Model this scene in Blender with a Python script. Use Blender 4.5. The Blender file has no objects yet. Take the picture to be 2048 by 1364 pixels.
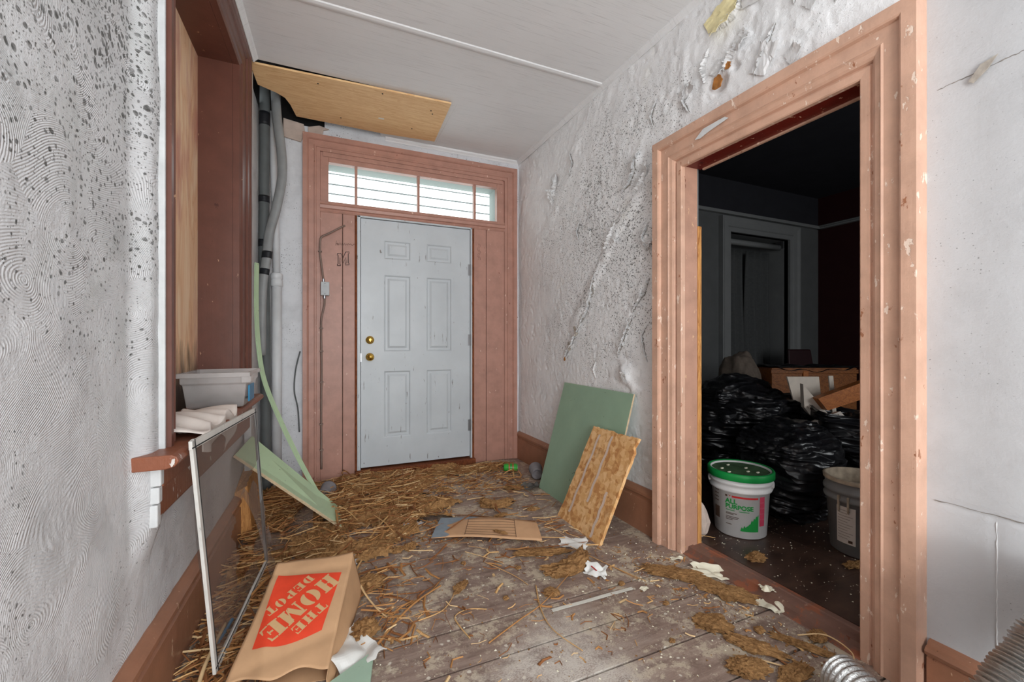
import bpy, bmesh, math, random
import numpy as np
from mathutils import Vector

S = bpy.context.scene
COL = S.collection
random.seed(7)

# ------------------------------------------------------------------ camera
# room axes: X along the front-door wall, Y towards the front door, Z up; camera over the origin
cam_d = bpy.data.cameras.new('camera')
cam_d.sensor_width = 36.0
cam_d.lens = 850.0 / 2048.0 * 36.0
cam_d.clip_start = 0.02
cam = bpy.data.objects.new('camera', cam_d)
cam.location = (0, 0, 1.10)
cam.rotation_euler = (math.radians(90), 0, math.radians(-23.6))
COL.objects.link(cam)
S.camera = cam

# ------------------------------------------------------------------ world and light
W = bpy.data.worlds.new('overcast_sky')
S.world = W
W.use_nodes = True
bg = W.node_tree.nodes['Background']
bg.inputs[0].default_value = (0.93, 0.97, 1.0, 1)
bg.inputs[1].default_value = 3.4

def area_light(name, loc, rot, sx, sy, power, col=(1, 1, 1)):
    l = bpy.data.lights.new(name, 'AREA')
    l.shape = 'RECTANGLE'; l.size = sx; l.size_y = sy; l.energy = power; l.color = col
    o = bpy.data.objects.new(name, l); o.location = loc; o.rotation_euler = rot
    COL.objects.link(o); return o
# added area fill behind the camera, shining up the hall
area_light('rear_fill', (0.25, -2.15, 1.45), (math.radians(90), 0, 0), 1.4, 2.3, 56, (0.955, 0.985, 1.0))

# added fill for the side room, out of sight round the partition; no window there
area_light('side_room_fill', (3.4, -1.5, 1.6), (math.radians(90), 0, 0), 1.2, 1.5, 40, (0.95, 0.98, 1.0))

# added point fill behind the camera, not a lamp of the hall
lamp = bpy.data.lights.new('hall_fill_point', 'POINT')
lamp.energy = 88; lamp.color = (0.965, 0.985, 1.0); lamp.shadow_soft_size = 0.25
lo = bpy.data.objects.new('hall_fill_point', lamp); lo.location = (0.50, -1.65, 1.05); COL.objects.link(lo)

vs = S.view_settings
vs.view_transform = 'Standard'; vs.look = 'None'; vs.gamma = 1.0; vs.use_curve_mapping = False
vs.exposure = -0.15
S.cycles.diffuse_bounces = 8; S.cycles.max_bounces = 16

# ------------------------------------------------------------------ mesh helpers
ORG = {}
class MB:
    def __init__(s): s.v = []; s.f = []; s.m = []
    def add(s, vs, fs, mi=0):
        b = len(s.v); s.v.extend([tuple(map(float, p)) for p in vs])
        for f in fs: s.f.append(tuple(b + i for i in f)); s.m.append(mi)
        return s
    def hexa(s, p, mi=0):
        return s.add(p, [(3, 2, 1, 0), (4, 5, 6, 7), (0, 1, 5, 4), (1, 2, 6, 5), (2, 3, 7, 6), (3, 0, 4, 7)], mi)
    def box(s, x0, x1, y0, y1, z0, z1, mi=0):
        return s.hexa([(x0, y0, z0), (x1, y0, z0), (x1, y1, z0), (x0, y1, z0), (x0, y0, z1), (x1, y0, z1), (x1, y1, z1), (x0, y1, z1)], mi)
    def prism(s, poly, off, mi=0):
        n = len(poly); off = Vector(off); a = [Vector(p) for p in poly]; b = [p + off for p in a]
        fs = [tuple(range(n - 1, -1, -1)), tuple(range(n, 2 * n))] + [(i, (i + 1) % n, n + (i + 1) % n, n + i) for i in range(n)]
        return s.add(a + b, fs, mi)
    def tube(s, pts, r, n=8, mi=0, cap=True, flat=1.0):
        P = [Vector(p) for p in pts]; k = len(P); R = r if isinstance(r, (list, tuple)) else [r] * k
        vs = []; up = None
        for i, p in enumerate(P):
            t = (P[min(i + 1, k - 1)] - P[max(i - 1, 0)]).normalized()
            if up is None:
                up = t.orthogonal().normalized()
            up = (up - t * up.dot(t)); up = up.normalized() if up.length > 1e-6 else t.orthogonal().normalized()
            w = t.cross(up)
            for j in range(n):
                a = 2 * math.pi * j / n
                vs.append(p + (up * math.cos(a) * flat + w * math.sin(a)) * R[i])
        fs = [(i * n + j, i * n + (j + 1) % n, (i + 1) * n + (j + 1) % n, (i + 1) * n + j) for i in range(k - 1) for j in range(n)]
        if cap: fs += [tuple(range(n - 1, -1, -1)), tuple(range((k - 1) * n, k * n))]
        return s.add(vs, fs, mi)
    def lathe(s, prof, c=(0, 0, 0), n=32, ax=None, mi=0):
        c = Vector(c); a = Vector(ax or (0, 0, 1)).normalized(); u = a.orthogonal().normalized(); w = a.cross(u)
        vs = []
        for r, h in prof:
            for j in range(n):
                t = 2 * math.pi * j / n
                vs.append(c + a * h + (u * math.cos(t) + w * math.sin(t)) * r)
        k = len(prof)
        fs = [(i * n + j, i * n + (j + 1) % n, (i + 1) * n + (j + 1) % n, (i + 1) * n + j) for i in range(k - 1) for j in range(n)]
        return s.add(vs, fs, mi)
    def grid(s, fn, nu, nv, mi=0, keep=None):
        vs = [fn(i / nu, j / nv) for i in range(nu + 1) for j in range(nv + 1)]
        fs = []
        for i in range(nu):
            for j in range(nv):
                if keep is None or keep((i + .5) / nu, (j + .5) / nv):
                    a = i * (nv + 1) + j; fs.append((a, a + nv + 1, a + nv + 2, a + 1))
        return s.add(vs, fs, mi)
    def mould(s, fr, prof, t0, t1, m0=0.0, m1=0.0, mi=0):
        """profile of (w, o) pulled along t; m = mitre (t shifts with w)"""
        n = len(prof)
        vs = [fr(t0 - m0 * w, w, o) for w, o in prof] + [fr(t1 + m1 * w, w, o) for w, o in prof]
        fs = [(i, (i + 1) % n, n + (i + 1) % n, n + i) for i in range(n)] + [tuple(range(n - 1, -1, -1)), tuple(range(n, 2 * n))]
        return s.add(vs, fs, mi)
    def build(s, name, mat, parent=None, smooth=False, org=None, bevel=0.0, thick=0.0, weld=False):
        if parent is not None and parent.name in ORG: o3 = ORG[parent.name]
        else: o3 = Vector(org) if org is not None else Vector((0, 0, 0))
        me = bpy.data.meshes.new(name)
        me.from_pydata([(a - o3.x, b - o3.y, c - o3.z) for a, b, c in s.v], [], s.f)
        mats = mat if isinstance(mat, (list, tuple)) else [mat]
        for m in mats: me.materials.append(m)
        if len(mats) > 1: me.polygons.foreach_set('material_index', s.m)
        bm = bmesh.new(); bm.from_mesh(me)
        if weld: bmesh.ops.remove_doubles(bm, verts=bm.verts, dist=1e-5)
        bmesh.ops.recalc_face_normals(bm, faces=bm.faces); bm.to_mesh(me); bm.free()
        if smooth: me.polygons.foreach_set('use_smooth', [True] * len(me.polygons))
        me.update()
        o = bpy.data.objects.new(name, me); COL.objects.link(o)
        if parent is not None: o.parent = parent
        else: o.location = o3
        ORG[o.name] = o3
        if thick: md = o.modifiers.new('thick', 'SOLIDIFY'); md.thickness = thick; md.offset = 0
        if bevel:
            md = o.modifiers.new('bevel', 'BEVEL'); md.width = bevel; md.segments = 2; md.limit_method = 'ANGLE'; md.angle_limit = 0.6
        return o

def tag(o, label=None, cat=None, group=None, kind=None):
    if label: o['label'] = label
    if cat: o['category'] = cat
    if group: o['group'] = group
    if kind: o['kind'] = kind
    return o
def thing(name, loc, label, cat, group=None, kind=None):
    o = bpy.data.objects.new(name, None); o.empty_display_size = 0.05; COL.objects.link(o); o.location = loc
    ORG[o.name] = Vector(loc)
    return tag(o, label, cat, group, kind)

def hsh(ix, iy, iz, seed):
    n = (ix.astype(np.int64) * 374761393 + iy.astype(np.int64) * 668265263 + iz.astype(np.int64) * 2147483647 + seed * 974634777) & 0xffffffff
    n = ((n ^ (n >> 13)) * 1274126177) & 0xffffffff
    n = ((n ^ (n >> 16)) * 2246822519) & 0xffffffff
    return ((n ^ (n >> 15)) & 0xffff) / 65535.0
def vnoise(x, y, z=None, seed=0):
    x = np.asarray(x, float); y = np.asarray(y, float); z = np.zeros_like(x) if z is None else np.asarray(z, float)
    xi, yi, zi = np.floor(x), np.floor(y), np.floor(z)
    fx, fy, fz = x - xi, y - yi, z - zi
    fx, fy, fz = [t * t * (3 - 2 * t) for t in (fx, fy, fz)]
    r = 0
    for a in (0, 1):
        for b in (0, 1):
            for c in (0, 1):
                w = (fx if a else 1 - fx) * (fy if b else 1 - fy) * (fz if c else 1 - fz)
                r = r + w * hsh(xi + a, yi + b, zi + c, seed)
    return r * 2 - 1
def fbm(x, y, z=None, seed=0, oct=4, gain=.5):
    r = 0; a = 1; t = 0; z = np.zeros_like(np.asarray(x, float)) if z is None else z
    for i in range(oct):
        r = r + a * vnoise(x * 2 ** i, y * 2 ** i, z * 2 ** i, seed + i * 17); t += a; a *= gain
    return r / t
def sstep(a, b, x):
    t = np.clip((x - a) / (b - a), 0, 1); return t * t * (3 - 2 * t)

# ------------------------------------------------------------------ material helpers
def lin(r, g, b):
    f = lambda c: (c / 12.92 if c <= .04045 else ((c + .055) / 1.055) ** 2.4)
    return (f(r / 255), f(g / 255), f(b / 255), 1)
class NT:
    def __init__(s, name, rough=.7, spec=.3):
        s.mat = bpy.data.materials.new(name); s.mat.use_nodes = True
        s.t = s.mat.node_tree; s.p = s.t.nodes['Principled BSDF']; s.out = s.t.nodes['Material Output']
        s.p.inputs['Roughness'].default_value = rough; s.p.inputs['Specular IOR Level'].default_value = spec
    def n(s, ty, **kw):
        o = s.t.nodes.new(ty)
        for k, v in kw.items(): setattr(o, k, v)
        return o
    def set(s, sock, v):
        if hasattr(v, 'is_linked') or isinstance(v, bpy.types.NodeSocket): s.t.links.new(v, sock)
        else: sock.default_value = v
    def coord(s, scale=(1, 1, 1), rot=(0, 0, 0), loc=(0, 0, 0), src='Object'):
        c = s.n('ShaderNodeTexCoord'); m = s.n('ShaderNodeMapping'); s.t.links.new(c.outputs[src], m.inputs[0])
        m.inputs['Scale'].default_value = scale; m.inputs['Rotation'].default_value = rot; m.inputs['Location'].default_value = loc
        return m.outputs[0]
    def noise(s, v, scale=5, detail=4, rough=.55, dist=0):
        o = s.n('ShaderNodeTexNoise'); s.set(o.inputs['Vector'], v)
        o.inputs['Scale'].default_value = scale; o.inputs['Detail'].default_value = detail; o.inputs['Roughness'].default_value = rough; o.inputs['Distortion'].default_value = dist
        return o.outputs['Fac']
    def noisec(s, v, scale=5, detail=2):
        o = s.n('ShaderNodeTexNoise'); s.set(o.inputs['Vector'], v); o.inputs['Scale'].default_value = scale; o.inputs['Detail'].default_value = detail
        return o.outputs['Color']
    def voro(s, v, scale=5, feature='F1', rnd=1.0, dim='3D'):
        o = s.n('ShaderNodeTexVoronoi', feature=feature, voronoi_dimensions=dim); s.set(o.inputs['Vector'], v)
        o.inputs['Scale'].default_value = scale; o.inputs['Randomness'].default_value = rnd
        return o.outputs
    def wave(s, v, scale=5, dist=2, detail=2, dscale=1, kind='BANDS', axis='X'):
        o = s.n('ShaderNodeTexWave', wave_type=kind); s.set(o.inputs['Vector'], v)
        if kind == 'BANDS': o.bands_direction = axis
        else: o.rings_direction = axis
        o.inputs['Scale'].default_value = scale; o.inputs['Distortion'].default_value = dist; o.inputs['Detail'].default_value = detail; o.inputs['Detail Scale'].default_value = dscale
        return o.outputs['Fac']
    def math(s, op, a, b=0.0, c=0.0, clamp=False):
        o = s.n('ShaderNodeMath', operation=op); o.use_clamp = clamp
        s.set(o.inputs[0], a); s.set(o.inputs[1], b); s.set(o.inputs[2], c); return o.outputs[0]
    def ramp(s, f, stops, interp='LINEAR'):
        o = s.n('ShaderNodeValToRGB'); o.color_ramp.interpolation = interp; s.set(o.inputs[0], f); e = o.color_ramp.elements
        while len(e) < len(stops): e.new(.5)
        for i, (p, c) in enumerate(stops):
            e[i].position = p; e[i].color = c if isinstance(c, tuple) else (c, c, c, 1)
        return o.outputs[0]
    def mix(s, f, a, b, blend='MIX'):
        o = s.n('ShaderNodeMix', data_type='RGBA', blend_type=blend); s.set(o.inputs[0], f); s.set(o.inputs[6], a); s.set(o.inputs[7], b); return o.outputs[2]
    def vmath(s, op, a, b):
        o = s.n('ShaderNodeVectorMath', operation=op); s.set(o.inputs[0], a); s.set(o.inputs[1], b); return o.outputs['Value'] if op in ('LENGTH', 'DISTANCE', 'DOT_PRODUCT') else o.outputs[0]
    def sep(s, v):
        o = s.n('ShaderNodeSeparateXYZ'); s.set(o.inputs[0], v); return o.outputs
    def comb(s, x, y, z=0.0):
        o = s.n('ShaderNodeCombineXYZ'); s.set(o.inputs[0], x); s.set(o.inputs[1], y); s.set(o.inputs[2], z); return o.outputs[0]
    def bump(s, h, strength=.3, dist=.01, nrm=None):
        o = s.n('ShaderNodeBump'); s.set(o.inputs['Height'], h); o.inputs['Strength'].default_value = strength; o.inputs['Distance'].default_value = dist
        if nrm is not None: s.set(o.inputs['Normal'], nrm)
        return o.outputs[0]
    def rnd(s):
        return s.n('ShaderNodeObjectInfo').outputs['Random']
    def done(s, col=None, nrm=None, rough=None, **kw):
        if col is not None: s.set(s.p.inputs['Base Color'], col)
        if nrm is not None: s.set(s.p.inputs['Normal'], nrm)
        if rough is not None: s.set(s.p.inputs['Roughness'], rough)
        for k, v in kw.items(): s.set(s.p.inputs[k], v)
        return s.mat

def m_plain(name, c, rough=.6, var=.12, scale=30, bump=.0, **kw):
    t = NT(name, rough); v = t.coord(); f = t.noise(v, scale, 5)
    d = tuple(x * (1 - var) for x in c[:3]) + (1,); l = tuple(min(1, x * (1 + var)) for x in c[:3]) + (1,)
    col = t.ramp(f, [(.3, d), (.7, l)])
    return t.done(col, t.bump(f, bump, .004) if bump else None, **kw)

def m_plaster(name, plane, base, comb=.5, speck=.4, patch=None, relief=.25, stain=None, grime=.5, ds=1.0, rough_=0.0):
    """trowelled plaster: comb swirls, mould dots, soft grime; plane 'yz' or 'xz'"""
    t = NT(name, .62, .35); x, y, z = t.sep(t.coord())
    v = t.comb(y if plane == 'yz' else x, z, 0.0)
    warp = t.vmath('ADD', v, t.vmath('MULTIPLY', t.noisec(v, 14, 2), (.035, .035, 0)))
    # swirls of the comb
    vo = t.voro(t.vmath('ADD', v, t.vmath('MULTIPLY', t.noisec(v, 2.2, 1), (.35, .35, 0))), 3.4, dim='2D')
    ring = t.math('SINE', t.math('MULTIPLY_ADD', t.noise(v, 9, 3), 9.0, t.math('MULTIPLY', vo['Distance'], 330)))
    ring = t.math('MULTIPLY', t.math('MULTIPLY_ADD', ring, .5, .5), t.ramp(t.noise(v, 6.5, 6, .7), [(.40, .0), (.60, .8)]))
    fine = t.noise(v, 160, 3); mid = t.noise(v, 28, 6, .62)
    h = t.math('ADD', t.math('MULTIPLY', ring, comb), t.math('MULTIPLY_ADD', mid, 1.1, t.math('MULTIPLY', fine, .35)))
    if rough_:
        cr = t.voro(t.vmath('ADD', v, t.vmath('MULTIPLY', t.noisec(v, 10, 3), (.06, .06, 0))), 24, dim='2D')['Distance']
        h = t.math('ADD', h, t.math('MULTIPLY', t.math('MULTIPLY', cr, t.ramp(t.noise(v, 4, 4), [(.4, 0.0), (.6, 1.0)])), rough_))
    nrm = t.bump(h, relief, .009)
    # mould dots
    m = t.ramp(t.noise(v, 2.3, 5, .6), [(.40, 0.0), (.66, 1.0)])
    if patch:
        d = t.vmath('DISTANCE', v, (patch[0], patch[1], 0.0))
        m = t.math('ADD', t.math('MULTIPLY', m, .45), t.math('MULTIPLY', t.ramp(t.math('DIVIDE', d, patch[2]), [(.15, 1.0), (1.0, 0.0)]), .75), clamp=True)
    def dots(scale, k, cut):
        o = t.voro(warp, scale, dim='2D'); r = t.sep(o['Color'])[0]
        a = t.math('MULTIPLY', t.math('SUBTRACT', r, cut), m)
        return t.math('MULTIPLY', t.math('SUBTRACT', t.math('MULTIPLY', a, k), o['Distance']), 9, clamp=True)
    col0 = None
    dk = t.math('MAXIMUM', dots(62 * ds, .95 * speck + .25, .35), dots(135 * ds, .9 * speck + .2, .45))
    g = t.noise(v, 3.4, 6, .65)
    lt = tuple(c for c in base[:3]) + (1,); dkr = tuple(c * (1 - .34 * grime) for c in base[:3]) + (1,)
    col = t.ramp(g, [(.28, dkr), (.52, lt)])
    col = t.mix(t.math('MULTIPLY', ring, -.16 * comb + .0), col, (.45, .45, .45, 1)) if False else col
    groove = t.math('MULTIPLY', t.math('SUBTRACT', t.math('MULTIPLY_ADD', mid, 1.0, 0), .5), 1.6, clamp=True)
    col = t.mix(t.math('MULTIPLY', groove, .35 * grime), col, (.32, .32, .31, 1))
    if comb: col = t.mix(t.math('MULTIPLY', t.math('SUBTRACT', 1.0, ring), .0), col, col)
    if stain:
        sm = t.ramp(t.noise(v, 1.7, 6, .7), [(.60, 0.0), (.78, .5)])
        col = t.mix(sm, col, stain)
    col = t.mix(t.math('MULTIPLY', dk, t.ramp(t.noise(v, 60, 3), [(.3, .45), (.6, .95)])), col, (.075, .075, .07, 1))
    return t.done(col, nrm)

def m_paint(name, base, chip=(.75, .66, .56, 1), chips=.5, wood=(.20, .085, .035, 1), rough=.42, bump=.2, under=None, bare=0.0):
    """old oil paint on timber: brush relief, nicks, flaked spots, dark dirt"""
    t = NT(name, rough, .45); v = t.coord()
    br = t.noise(t.coord((60, 60, 3)), 1.0, 4); a = t.noise(v, 9, 6, .62); b = t.noise(v, 45, 5, .6)
    col = t.ramp(a, [(.3, tuple(c * .80 for c in base[:3]) + (1,)), (.6, base)])
    nick = t.noise(t.coord((1.0, 1.0, .45)), 34, 4, .65)
    f1 = t.ramp(nick, [(.70 - .05 * chips, 0.0), (.72 - .05 * chips, 1.0)])
    col = t.mix(t.math('MULTIPLY', f1, .9), col, chip)
    f2 = t.ramp(t.noise(t.coord((1, 1, .6), loc=(3, 7, 1)), 19, 5, .65), [(.71 - .04 * chips, 0.0), (.73 - .04 * chips, 1.0)])
    col = t.mix(t.math('MULTIPLY', f2, .85), col, wood)
    if bare:
        f3 = t.ramp(t.noise(t.coord((1, 1, .35), loc=(1, 2, 9)), 6, 6, .7), [(.62 - bare * .2, 0.0), (.66 - bare * .2, 1.0)])
        col = t.mix(f3, col, under or wood)
    h = t.math('ADD', t.math('MULTIPLY', b, .6), t.math('MULTIPLY_ADD', br, .5, t.math('MULTIPLY', f1, -.8)))
    return t.done(col, t.bump(h, bump, .005))

def m_wood(name, dark, light, axis='X', scale=1.0, rough=.6, dist=4.0, knots=False):
    t = NT(name, rough, .3)
    sc = {'X': (.35, 3, 3), 'Y': (3, .35, 3), 'Z': (3, 3, .35)}[axis]
    v = t.coord(tuple(c * scale for c in sc))
    w = t.noise(v, 3.0, 6, .6, 1.2); f = t.noise(t.coord(tuple(c * scale * 8 for c in sc)), 4, 4)
    rings = t.math('FRACT', t.math('MULTIPLY', w, 7.0))
    col = t.ramp(t.math('ADD', t.math('MULTIPLY', rings, .35), t.math('MULTIPLY', f, .65)), [(.25, dark), (.62, light)])
    col = t.mix(t.ramp(t.noise(t.coord(), 5, 4), [(.5, 0.0), (.8, .35)]), col, dark)
    return t.done(col, t.bump(f, .12, .002))

# ------------------------------------------------------------------ materials of the setting
WHITE = (.66, .66, .66, 1)
M_WALL_L = m_plaster('plaster_left', 'yz', (.635, .64, .65, 1), comb=.46, speck=.85, patch=(1.05, 1.85, 1.05), relief=.48, grime=.7)
M_WALL_R = m_plaster('plaster_right', 'yz', (.86, .865, .87, 1), comb=.06, speck=.78, ds=1.4, patch=(2.35, 1.75, 1.25), relief=.5, rough_=.9, stain=(.66, .62, .50, 1), grime=.36)
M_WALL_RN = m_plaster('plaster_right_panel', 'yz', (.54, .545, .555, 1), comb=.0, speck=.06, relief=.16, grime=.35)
M_WALL_B = m_plaster('plaster_back', 'xz', (.70, .715, .74, 1), comb=.0, speck=.42, relief=.25, grime=.6)
def _ceil():
    t = NT('ceiling_board_paint', .55, .35)
    g = t.noise(t.coord((1.1, 26, 1)), 2.2, 6, .65); s = t.noise(t.coord((2.5, 90, 1)), 2.0, 4, .6); l = t.noise(t.coord(), 1.4, 4)
    col = t.ramp(l, [(.3, (.74, .745, .75, 1)), (.7, (.82, .825, .83, 1))])
    col = t.mix(t.ramp(s, [(.56, 0.0), (.75, .5)]), col, (.42, .42, .42, 1))
    return t.done(col, t.bump(t.math('ADD', g, s), .12, .004))
M_CEIL = _ceil()
PINK = lin(182, 136, 120)
M_PINK = m_paint('salmon_brown_paint', PINK, chip=lin(226, 196, 178), chips=.35, wood=lin(120, 62, 40), bump=.16)
M_PINK_R = m_paint('salmon_paint_doorway', lin(212, 170, 146), chip=lin(236, 214, 196), chips=1.3, wood=lin(150, 92, 60), rough=.34, bump=.34)
M_PINK_J = m_paint('salmon_paint_jamb', lin(186, 142, 120), chip=lin(214, 172, 138), chips=1.0, wood=lin(110, 58, 38), bump=.3)
M_BROWN = m_paint('dark_brown_paint', lin(106, 66, 54), chip=lin(190, 150, 120), chips=.25, wood=lin(70, 36, 28), rough=.38, bump=.12)
M_BROWN_W = m_paint('worn_brown_sill_paint', lin(140, 82, 56), chip=lin(214, 208, 202), chips=1.1, wood=lin(92, 46, 26), bump=.4)
M_BASE = m_paint('baseboard_paint', lin(160, 112, 86), chip=lin(205, 170, 140), chips=.55, wood=lin(96, 58, 38), bump=.25)
M_REDJ = m_paint('dark_red_paint', lin(112, 30, 18), chip=lin(225, 180, 150), chips=1.0, wood=lin(70, 16, 10), bump=.2)
M_WHITEP = m_paint('white_chipped_paint', lin(206, 208, 208), chip=lin(232, 232, 230), chips=.2, wood=lin(110, 92, 78), bump=.3)
M_RAW = m_wood('raw_timber', lin(150, 92, 44), lin(206, 150, 88), 'Z', 2.0)
M_ROT = m_wood('rotten_timber', lin(70, 34, 18), lin(134, 74, 42), 'Z', 3.0, rough=.85)
M_PLY = m_wood('fresh_plywood', lin(226, 178, 124), lin(244, 206, 154), 'X', 1.3)
def _plyw():
    t = NT('boarded_window_plywood', .6)
    w = t.noise(t.coord((3, 3.2, .5)), 2.2, 5, .55, .8)
    rings = t.math('FRACT', t.math('MULTIPLY', w, 6.0))
    col = t.ramp(rings, [(0.0, lin(240, 198, 158)), (.7, lin(250, 220, 186)), (1.0, lin(232, 186, 144))])
    pk = t.ramp(t.noise(t.coord((2, 3, .8), loc=(4, 0, 2)), 2.6, 4), [(.50, 0.0), (.66, .65)])
    col = t.mix(pk, col, lin(196, 122, 112))
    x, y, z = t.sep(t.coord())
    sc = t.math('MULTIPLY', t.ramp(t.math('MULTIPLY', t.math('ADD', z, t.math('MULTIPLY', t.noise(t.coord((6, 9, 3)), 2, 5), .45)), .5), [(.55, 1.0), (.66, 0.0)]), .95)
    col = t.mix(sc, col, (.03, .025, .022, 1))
    return t.done(col)
M_PLYW = _plyw()
def _plank():
    t = NT('worn_floor_paint', .58, .4); v = t.coord(); x, y, z = t.sep(v)
    s = t.noise(t.coord((1.2, 9, 1)), 4, 7, .68); a = t.noise(v, 7, 8, .7); b = t.noise(v, 38, 6, .7)
    col = t.ramp(s, [(.30, lin(116, 96, 86)), (.52, lin(154, 133, 121)), (.72, lin(176, 158, 143))])
    col = t.mix(t.math('MULTIPLY', t.rnd(), .22), col, lin(92, 72, 66))
    c3 = t.noise(t.coord((1, 2.5, 1)), 130, 4, .7)
    cream = t.ramp(t.math('ADD', t.math('MULTIPLY', a, .50), t.math('MULTIPLY_ADD', b, .28, t.math('MULTIPLY', c3, .22))), [(.505, 0.0), (.545, .85)])
    near = t.ramp(t.vmath('DISTANCE', t.vmath('ADD', v, t.vmath('MULTIPLY', t.noisec(v, 3.5, 5), (.7, .5, 0))), (1.12, 1.45, 0.0)), [(.14, 1.0), (.36, 0.0)])
    col = t.mix(cream, col, lin(198, 184, 162))
    col = t.mix(t.math('MULTIPLY', near, t.ramp(t.math('MULTIPLY_ADD', a, .5, t.math('MULTIPLY', c3, .5)), [(.42, .15), (.52, .95)])), col, lin(208, 200, 190))
    fl = t.voro(t.vmath('ADD', v, t.vmath('MULTIPLY', t.noisec(v, 30, 2), (.02, .02, 0))), 38); r = t.sep(fl['Color'])[0]
    dot = t.math('MULTIPLY', t.math('SUBTRACT', t.math('MULTIPLY', t.math('SUBTRACT', r, .55), .75), fl['Distance']), 8, clamp=True)
    col = t.mix(dot, col, lin(214, 206, 192))
    col = t.mix(t.ramp(t.noise(t.coord((1, 1, 1), loc=(5, 3, 0)), 5, 7, .7), [(.56, 0.0), (.70, .75)]), col, lin(92, 68, 58))
    h = t.math('ADD', t.math('MULTIPLY', b, .7), t.math('MULTIPLY', cream, .35))
    return t.done(col, t.bump(h, .35, .004), t.ramp(a, [(.3, .42), (.7, .75)]))
M_PLANK = _plank()
M_SUB = m_plain('dark_gap', (.015, .011, .009, 1), .9)
def _tile():
    t = NT('dark_brown_floor_tile', .32, .5); v = t.coord()
    a = t.noise(t.coord((1, 2.2, 1)), 6, 7, .7)
    col = t.ramp(a, [(.3, lin(44, 31, 26)), (.7, lin(88, 66, 56))])
    fl = t.voro(v, 30); r = t.sep(fl['Color'])[0]
    dot = t.math('MULTIPLY', t.math('SUBTRACT', t.math('MULTIPLY', t.math('SUBTRACT', r, .80), .9), fl['Distance']), 10, clamp=True)
    return t.done(t.mix(dot, col, lin(190, 180, 166)), t.bump(a, .12, .003))
M_TILE = _tile()
M_DARK = m_plain('cavity_shade', (.012, .011, .011, 1), .95)
M_CLUT = m_paint('threshold_wood', lin(124, 92, 80), chip=lin(170, 140, 122), chips=.8, wood=lin(112, 54, 34), bump=.3, bare=.5, under=lin(150, 92, 68))
M_DOOR = None
def _door():
    t = NT('white_steel_door_paint', .38, .45); v = t.coord()
    sc = t.noise(t.coord((26, 26, 3.2)), 1.5, 5, .62)
    f = t.ramp(sc, [(.665, 0.0), (.69, .8)])
    f2 = t.ramp(t.noise(t.coord((30, 30, 12), loc=(2, 1, 6)), 1.3, 4, .6), [(.70, 0.0), (.72, .85)])
    g = t.noise(v, 3, 5)
    col = t.ramp(g, [(.3, lin(186, 192, 196)), (.7, lin(199, 205, 209))])
    col = t.mix(f, col, lin(108, 104, 100)); col = t.mix(f2, col, lin(86, 72, 64))
    return t.done(col, t.bump(t.noise(v, 90, 3), .05, .002))
M_DOOR = _door()
M_BRASS = NT('polished_brass', .2).done(lin(226, 184, 92), Metallic=1.0)
M_STEEL = NT('hinge_steel', .35).done(lin(150, 150, 152), Metallic=.9)
def _glass():
    t = NT('old_pane_glass', .03); tr = t.n('ShaderNodeBsdfTransparent'); gl = t.n('ShaderNodeBsdfGlossy'); gl.inputs['Roughness'].default_value = .02
    tr.inputs[0].default_value = (.93, .96, .95, 1); mx = t.n('ShaderNodeMixShader'); mx.inputs[0].default_value = .06
    t.t.links.new(tr.outputs[0], mx.inputs[1]); t.t.links.new(gl.outputs[0], mx.inputs[2]); t.t.links.new(mx.outputs[0], t.out.inputs[0])
    return t.mat
M_GLASS = _glass()
M_EXT = m_plain('exterior_reveal_paint', lin(150, 158, 154), .7, .05)

# wall planes: left X = XL(Y), right X = XR(Y), back Y = 3.68
XL = lambda y: -.52 + .021 * y
XR = lambda y: 1.724 - .0135 * y
YB = 3.68
CEIL = 2.80

def wall_mesh(name, us, zs, pos, disp, holes, mat, msel=None):
    """dense relief wall: us/zs sample lines, pos(u,z,d) -> xyz arrays, holes = list of (u0,u1,z0,z1)"""
    U, Z = np.meshgrid(us, zs, indexing='ij'); D = disp(U, Z)
    P = np.stack(pos(U, Z, D), -1).reshape(-1, 3)
    nu, nz = len(us), len(zs)
    cu = (us[:-1] + us[1:]) / 2; cz = (zs[:-1] + zs[1:]) / 2
    CU, CZ = np.meshgrid(cu, cz, indexing='ij'); keep = np.ones_like(CU, bool)
    for a, b, c, d in holes: keep &= ~((CU > a) & (CU < b) & (CZ > c) & (CZ < d))
    I, J = np.nonzero(keep); b0 = I * nz + J
    F = np.stack([b0, b0 + nz, b0 + nz + 1, b0 + 1], -1)
    me = bpy.data.meshes.new(name); me.from_pydata(P.tolist(), [], F.tolist())
    for m in (mat if isinstance(mat, list) else [mat]): me.materials.append(m)
    if msel is not None: me.polygons.foreach_set('material_index', msel(CU[keep], CZ[keep]).astype(np.int32))
    me.polygons.foreach_set('use_smooth', [True] * len(me.polygons))
    me.update()
    o = bpy.data.objects.new(name, me); COL.objects.link(o); ORG[o.name] = Vector((0, 0, 0))
    return o
def lines(*segs): return np.unique(np.round(np.concatenate(segs), 5))

# ------------------------------------------------------------------ floor
floor = tag(MB().box(-.56, 1.78, -2.2, 3.80, -.09, -.028).build('floor', M_SUB), 'worn painted timber floor of the hallway', 'floor', kind='structure')
rp = random.Random(3)
pw = .1955; y0 = 1.175 - 17 * pw; k = 0
while y0 < 3.78:
    y1 = min(y0 + pw, 3.80); dz = rp.uniform(-.0025, .0015)
    if y1 - y0 > .02:
        MB().box(-.54, 1.755, y0 + rp.uniform(.0036, .0055), y1 - rp.uniform(.0036, .0055), -.028, dz).build('plank', M_PLANK, floor)
    y0 += pw

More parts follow.
